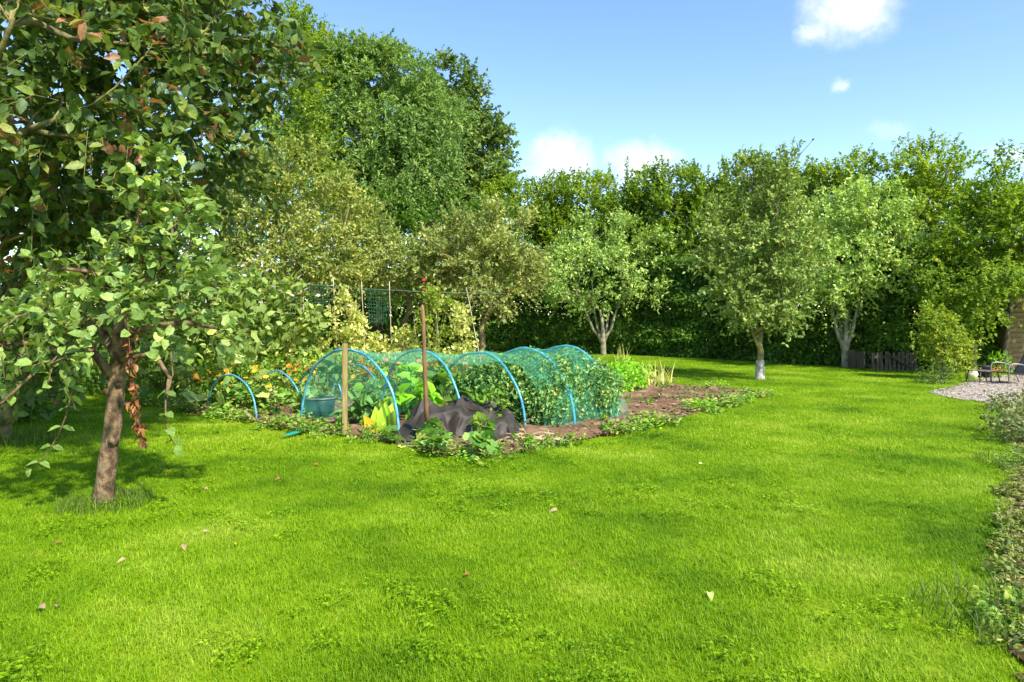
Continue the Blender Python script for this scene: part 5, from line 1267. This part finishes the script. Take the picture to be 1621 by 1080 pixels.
# fallen leaves on the lawn
fl = [(294, 862, .075, 'dry_leaf', 'pinkish dry fallen leaf on the lawn below the small apple tree, largest one'), (321, 842, .045, 'dry_leaf', 'small dry fallen leaf just above the largest pinkish leaf'), (199, 885, .05, 'dry_leaf', 'small pinkish fallen leaf on the grass left of the largest one'), (330, 774, .06, 'dry_leaf', 'tan fallen leaf on the shaded grass right of the apple trunk'),
      (497, 736, .06, 'rust_leaf', 'dark fallen leaf on the lawn in front of the netting bundle'), (444, 757, .05, 'rust_leaf', 'small brown fallen leaf on the lawn left of the dark one'), (883, 808, .07, 'dry_leaf', 'curled tan fallen leaf in the middle of the lawn'), (1106, 734, .05, 'straw_blade', 'pale fallen leaf on the lawn right of the bed'), (736, 910, .05, 'rust_leaf', 'dark brown fallen leaf near the middle of the lawn'),
      (1123, 938, .07, 'silver_leaf', 'pale green fallen leaf on the near lawn right of centre'), (72, 963, .07, 'dry_leaf', 'tan fallen leaf in the lower left of the lawn'), (90, 961, .06, 'dry_leaf', 'tan fallen leaf touching another one in the lower left'), (268, 746, .05, 'rust_leaf', 'small reddish fallen leaf beside the apple trunk'), (98, 858, .05, 'rust_leaf', 'reddish fallen leaf left of the apple trunk foot'), (460, 758, .04, 'dry_leaf', 'tiny tan fallen leaf beside the small brown one'), (372, 862, .035, 'yellow_petal', 'small yellow fallen leaf right of the largest pinkish one')]
for x, y, s, mt, lb in fl:
    V, T, _ = leaves(np.zeros((1, 3)), np.array([[math.cos(x), math.sin(x), .12]]), np.array([[rng.normal() * .3, -.55, 1.]]), s, s * .55, 'full', .35, .4)
    o = link('fallen_leaf', trimesh('fallen_leaf', V, T, M[mt], np.full(len(T), .75)), None, G(x, y, .028)); tag(o, lb, 'leaf', 'fallen leaves on the lawn')

# dark shrubs in the shade behind the big fruit tree
for px, d, r, h, lb in [(40, 12.5, 1.5, 2.3, 'dark evergreen shrub in the shade at the left edge behind the fruit trees'), (165, 14.0, 1.3, 2.2, 'dark leafy shrub seen through the small apple tree'), (110, 17.5, 2.0, 3.2, 'tall dark bush furthest back at the left behind the fruit trees'), (-20, 9.8, .9, 1.5, 'dark shrub at the far left edge beside the big fruit tree trunk')]:
    dome_plant('laurel_shrub', lb, 'shrub', ((px - CX) / FPX * d, d, .0), r, h, 3600, .12, .06, M['hedge_leaf'], 'quad', .5, 'dark shrubs at the left', 14, sr=.02, low=.45, stem_mat='dark_bark' if 0 else 'stem')

# ================================================================== right-hand border
for k, (px, py, r, h, mt, n_) in enumerate([(1622, 652, .5, .28, 'border_leaf', 900), (1626, 688, .46, .36, 'border_leaf', 1000), (1655, 705, .5, .42, 'border_leaf', 900), (1634, 745, .34, .2, 'weed_leaf', 500), (1630, 790, .26, .09, 'cover_leaf', 800), (1624, 835, .22, .08, 'cover_leaf', 800), (1627, 880, .20, .07, 'cover_leaf', 750), (1650, 850, .28, .10, 'cover_leaf', 700), (1622, 990, .22, .12, 'weed_leaf', 420), (1640, 925, .24, .13, 'cover_leaf', 420)]):
    lb = ['dry pinkish edging plant where the lawn meets the gravel', 'rounded bush with yellowish leaves at the lawn edge below the gravel', 'bush behind the rounded yellowish bush at the right picture edge', 'low blue green clump between the rounded bush and the yellow ground cover', 'yellow ground cover patch furthest up the right border', 'yellow ground cover patch in the middle of the right border', 'pale yellow ground cover patch nearest the camera on the border', 'yellow ground cover at the picture edge behind the others', 'dark leafy weeds in the bottom right corner', 'low leafy cover just above the weeds of the bottom right corner'][k]
    dome_plant('border_plant', lb, 'plant', G(px, py), r, h, n_, .055 if k < 3 else .034, .03 if k < 3 else .018, M[mt], 'mid', .5, 'plants of the right border', 10, low=.35)
tuft('edge_grass', 'long coarse grass at the lawn edge in the bottom right corner', G(1590, 985), 420, .42, .15, .009, M['long_blade'], .9)
tuft('edge_grass', 'fine bluish grass at the lawn edge below the rounded bush', G(1600, 735), 260, .35, .16, .007, M['long_blade'], .7)

# fringe of small dry leaves and weeds over the border soil
sprig2 = []
for k in range(3):
    q_ = sprig[k].copy(); q_.materials.clear(); q_.materials.append(M['cover_leaf']); sprig2.append(q_)
bp = np.column_stack([rng.uniform(2.2, 9.5, 5500), rng.uniform(1.8, 11.6, 5500), np.full(5500, .03)]); bp = bp[inpoly(bp, border)]; bp = bp[(edge_dist(bp, border_edge) < .8) & (bp[:, 0] / bp[:, 1] < .82)]
scatter_gn('border_fringe', bp, rng.random(len(bp)) * 6.28, rng.uniform(.3, .75, len(bp)), rng.integers(0, 3, len(bp)), sprig2, 'stuff', 'fringe of small dry leaves and weeds over the border soil', 'weeds')

# ================================================================== compost bay, shed, wall, garden chair
cb_ = np.array([10.0, 18.9, 0]); comp = empty('compost_bay', cb_, 'low dark weathered slatted compost bay in front of the hedge', 'compost bay')
sl_m = []
for k in range(4): mb = MB().box((0, 0, .25), (.075, .022, .50 + .03 * k), bev=.004); sl_m.append(mesh('slat', mb.v, mb.f, M['old_slat']))
for k in range(11): q = link('slat', sl_m[k % 4], comp, (.05 + k * .118, 0, .01)); q.rotation_euler = (rng.normal() * .02, rng.normal() * .03, 0)
for z in (.14, .40): MB().box((.64, .035, z), (1.35, .04, .07), bev=.004).build('rail', M['old_slat'], comp)
for y in (.6, 1.1):
    for x in (.02, 1.26): MB().box((x, y, .28), (.03, .4, .5), bev=.004).build('side_board', M['old_slat'], comp)
MB().box((.64, 1.3, .24), (1.3, .03, .42), bev=.006).build('back_board', M['old_slat'], comp)
MB().tube([(.45, -.05, .46), (1.15, -.06, .08)], .02, 6).build('brace', M['old_slat'], comp)

sb = np.array([14.35, 19.6, 0]); shed = empty('garden_shed', sb, 'tan wooden garden shed of horizontal boards at the right edge', 'shed')
mb = MB().box((1.3, 0, .0), (2.6, .028, .142), bev=.006); bm_ = mesh('board', mb.v, mb.f, M['shed'])
for k in range(15): q = link('board', bm_, shed, (0, 0, .12 + k * .145)); q.rotation_euler = (math.radians(5), 0, 0)
MB().box((1.3, 1.0, 1.12), (2.5, 1.9, 2.2)).build('wall', M['shed'], shed)
MB().box((-.03, -.01, 1.12), (.07, .07, 2.25), bev=.006).build('corner_post', M['shed'], shed)
MB().box((1.3, .9, 2.36), (3.0, 2.4, .07), np.array(Matrix.Rotation(math.radians(-6), 3, 'X')), .01).build('roof', M['felt'], shed)
wbase = np.array([15.1, 23.5, 0]); wl_ = empty('rendered_wall', wbase, 'pale rendered wall glimpsed between the young shrub and the shed', 'wall')
MB().box((1.6, 0, .75), (3.6, .22, 1.5), bev=.01).build('wall_body', M['render'], wl_); MB().box((1.6, 0, 1.53), (3.7, .3, .06), bev=.01).build('coping', M['stone'], wl_)
pb_ = G(1541, 588); mb = MB().box((0, 0, .42), (.11, .11, .86), bev=.01)
tag(link('gate_post', mesh('gate_post', mb.v, mb.f, M['post']), None, pb_), 'short pale wooden post between the young shrub and the gravel', 'post')

def lathe_obj(name, label, cat, c, prof, mat, n_=18):
    mb = MB(); lathe(mb, np.zeros(3), prof, n_); return tag(link(name, mesh(name, mb.v, mb.f, mat, True), None, c), label, cat)
lathe_obj('plant_pot', 'dark plant pot standing behind the footstool', 'pot', G(1557, 598), [(.12, 0), (.16, .26), (.175, .27), (.175, .31), (.155, .31), (.14, .2), (.02, .19)], M['pot'])
st_ = G(1538, 600); V = []; F = []
for i in range(9):
    for k in range(14):
        t = math.pi * i / 8; a = 2 * math.pi * k / 14; u = Vector((math.sin(t) * math.cos(a), math.sin(t) * math.sin(a), math.cos(t)))
        f_ = 1 + .18 * mnoise.noise(u * 1.8); V.append((u.x * .15 * f_, u.y * .12 * f_, .12 + u.z * .13 * f_))
for i in range(8):
    for k in range(14): F.append((i * 14 + k, i * 14 + (k + 1) % 14, (i + 1) * 14 + (k + 1) % 14, (i + 1) * 14 + k)[::-1])
tag(link('boulder', mesh('boulder', V, F, M['stone'], True), None, st_), 'pale rounded stone on the gravel left of the footstool', 'stone')

fs = G(1556, 606); stool = empty('footstool', fs, 'low dark metal footstool with slatted fabric top on the gravel', 'footstool')
for sx in (-1, 1):
    for sy in (-1, 1): MB().tube([(sx * .19, sy * .2, .27), (sx * .24, sy * .23, 0)], .013, 7).build('leg', M['metal'], stool, smooth=True)
for sy in (-1, 1): MB().tube([(-.22, sy * .2, .275), (.22, sy * .2, .275)], .014, 7).build('rail', M['metal'], stool, smooth=True)
for k in range(7): MB().box((-.18 + k * .06, 0, .283), (.045, .42, .012), bev=.003).build('slat', M['sling'], stool)
ch = G(1600, 608); chair = empty('lounge_chair', ch, 'low metal lounge chair with curved armrests at the right picture edge', 'chair')
for sy in (-1, 1):
    y = sy * .28
    MB().tube([(-.25, y, 0), (-.25, y, .40), (-.22, y, .455), (-.12, y, .475), (.05, y, .46), (.18, y, .40), (.28, y, .28), (.36, y, .12), (.40, y, 0)], .016, 8).build('armrest_frame', M['grey_metal'], chair, smooth=True)
    MB().tube([(-.3, y * .92, .27), (.25, y * .92, .23), (.42, y * .92, .5), (.6, y * .92, .85)], .014, 8).build('seat_rail', M['metal'], chair, smooth=True)
V = []; F = []
prof = [(-.3, .275), (-.1, .25), (.1, .232), (.25, .235)]
for x, z in prof: V += [(x, -.25, z), (x, .25, z), (x, -.25, z - .014), (x, .25, z - .014)]
for i in range(3): a = i * 4; F += [(a, a + 4, a + 5, a + 1), (a + 2, a + 3, a + 7, a + 6), (a, a + 2, a + 6, a + 4), (a + 1, a + 5, a + 7, a + 3)]
link('seat', mesh('seat', V, F, M['sling']), chair)
V = []; F = []
for x, z in [(.26, .24), (.42, .5), (.51, .68), (.6, .85)]: V += [(x, -.25, z), (x, .25, z), (x + .014, -.25, z - .008), (x + .014, .25, z - .008)]
for i in range(3): a = i * 4; F += [(a, a + 4, a + 5, a + 1), (a + 2, a + 3, a + 7, a + 6), (a, a + 2, a + 6, a + 4), (a + 1, a + 5, a + 7, a + 3)]
link('backrest', mesh('backrest', V, F, M['sling']), chair)
dome_plant('grass_clump', 'green grassy clump in front of the shed', 'plant', G(1583, 594), .4, .5, 300, .12, .015, M['bright_leaf'], 'quad', .2, None, 4)
dome_plant('red_flowers', 'low reddish orange flowers behind the lounge chair', 'flowers', G(1578, 598), .25, .28, 120, .05, .03, M['weed_leaf'], 'quad', .5, None, 5, flowers=('rust_petal', 12, .045, .6))
dome_plant('edge_shrub', 'dark low shrub at the foot of the young yellow shrub', 'shrub', G(1482, 607), .45, .38, 600, .05, .03, M['border_leaf'], 'quad', .5, None, 8, tone=-.25)
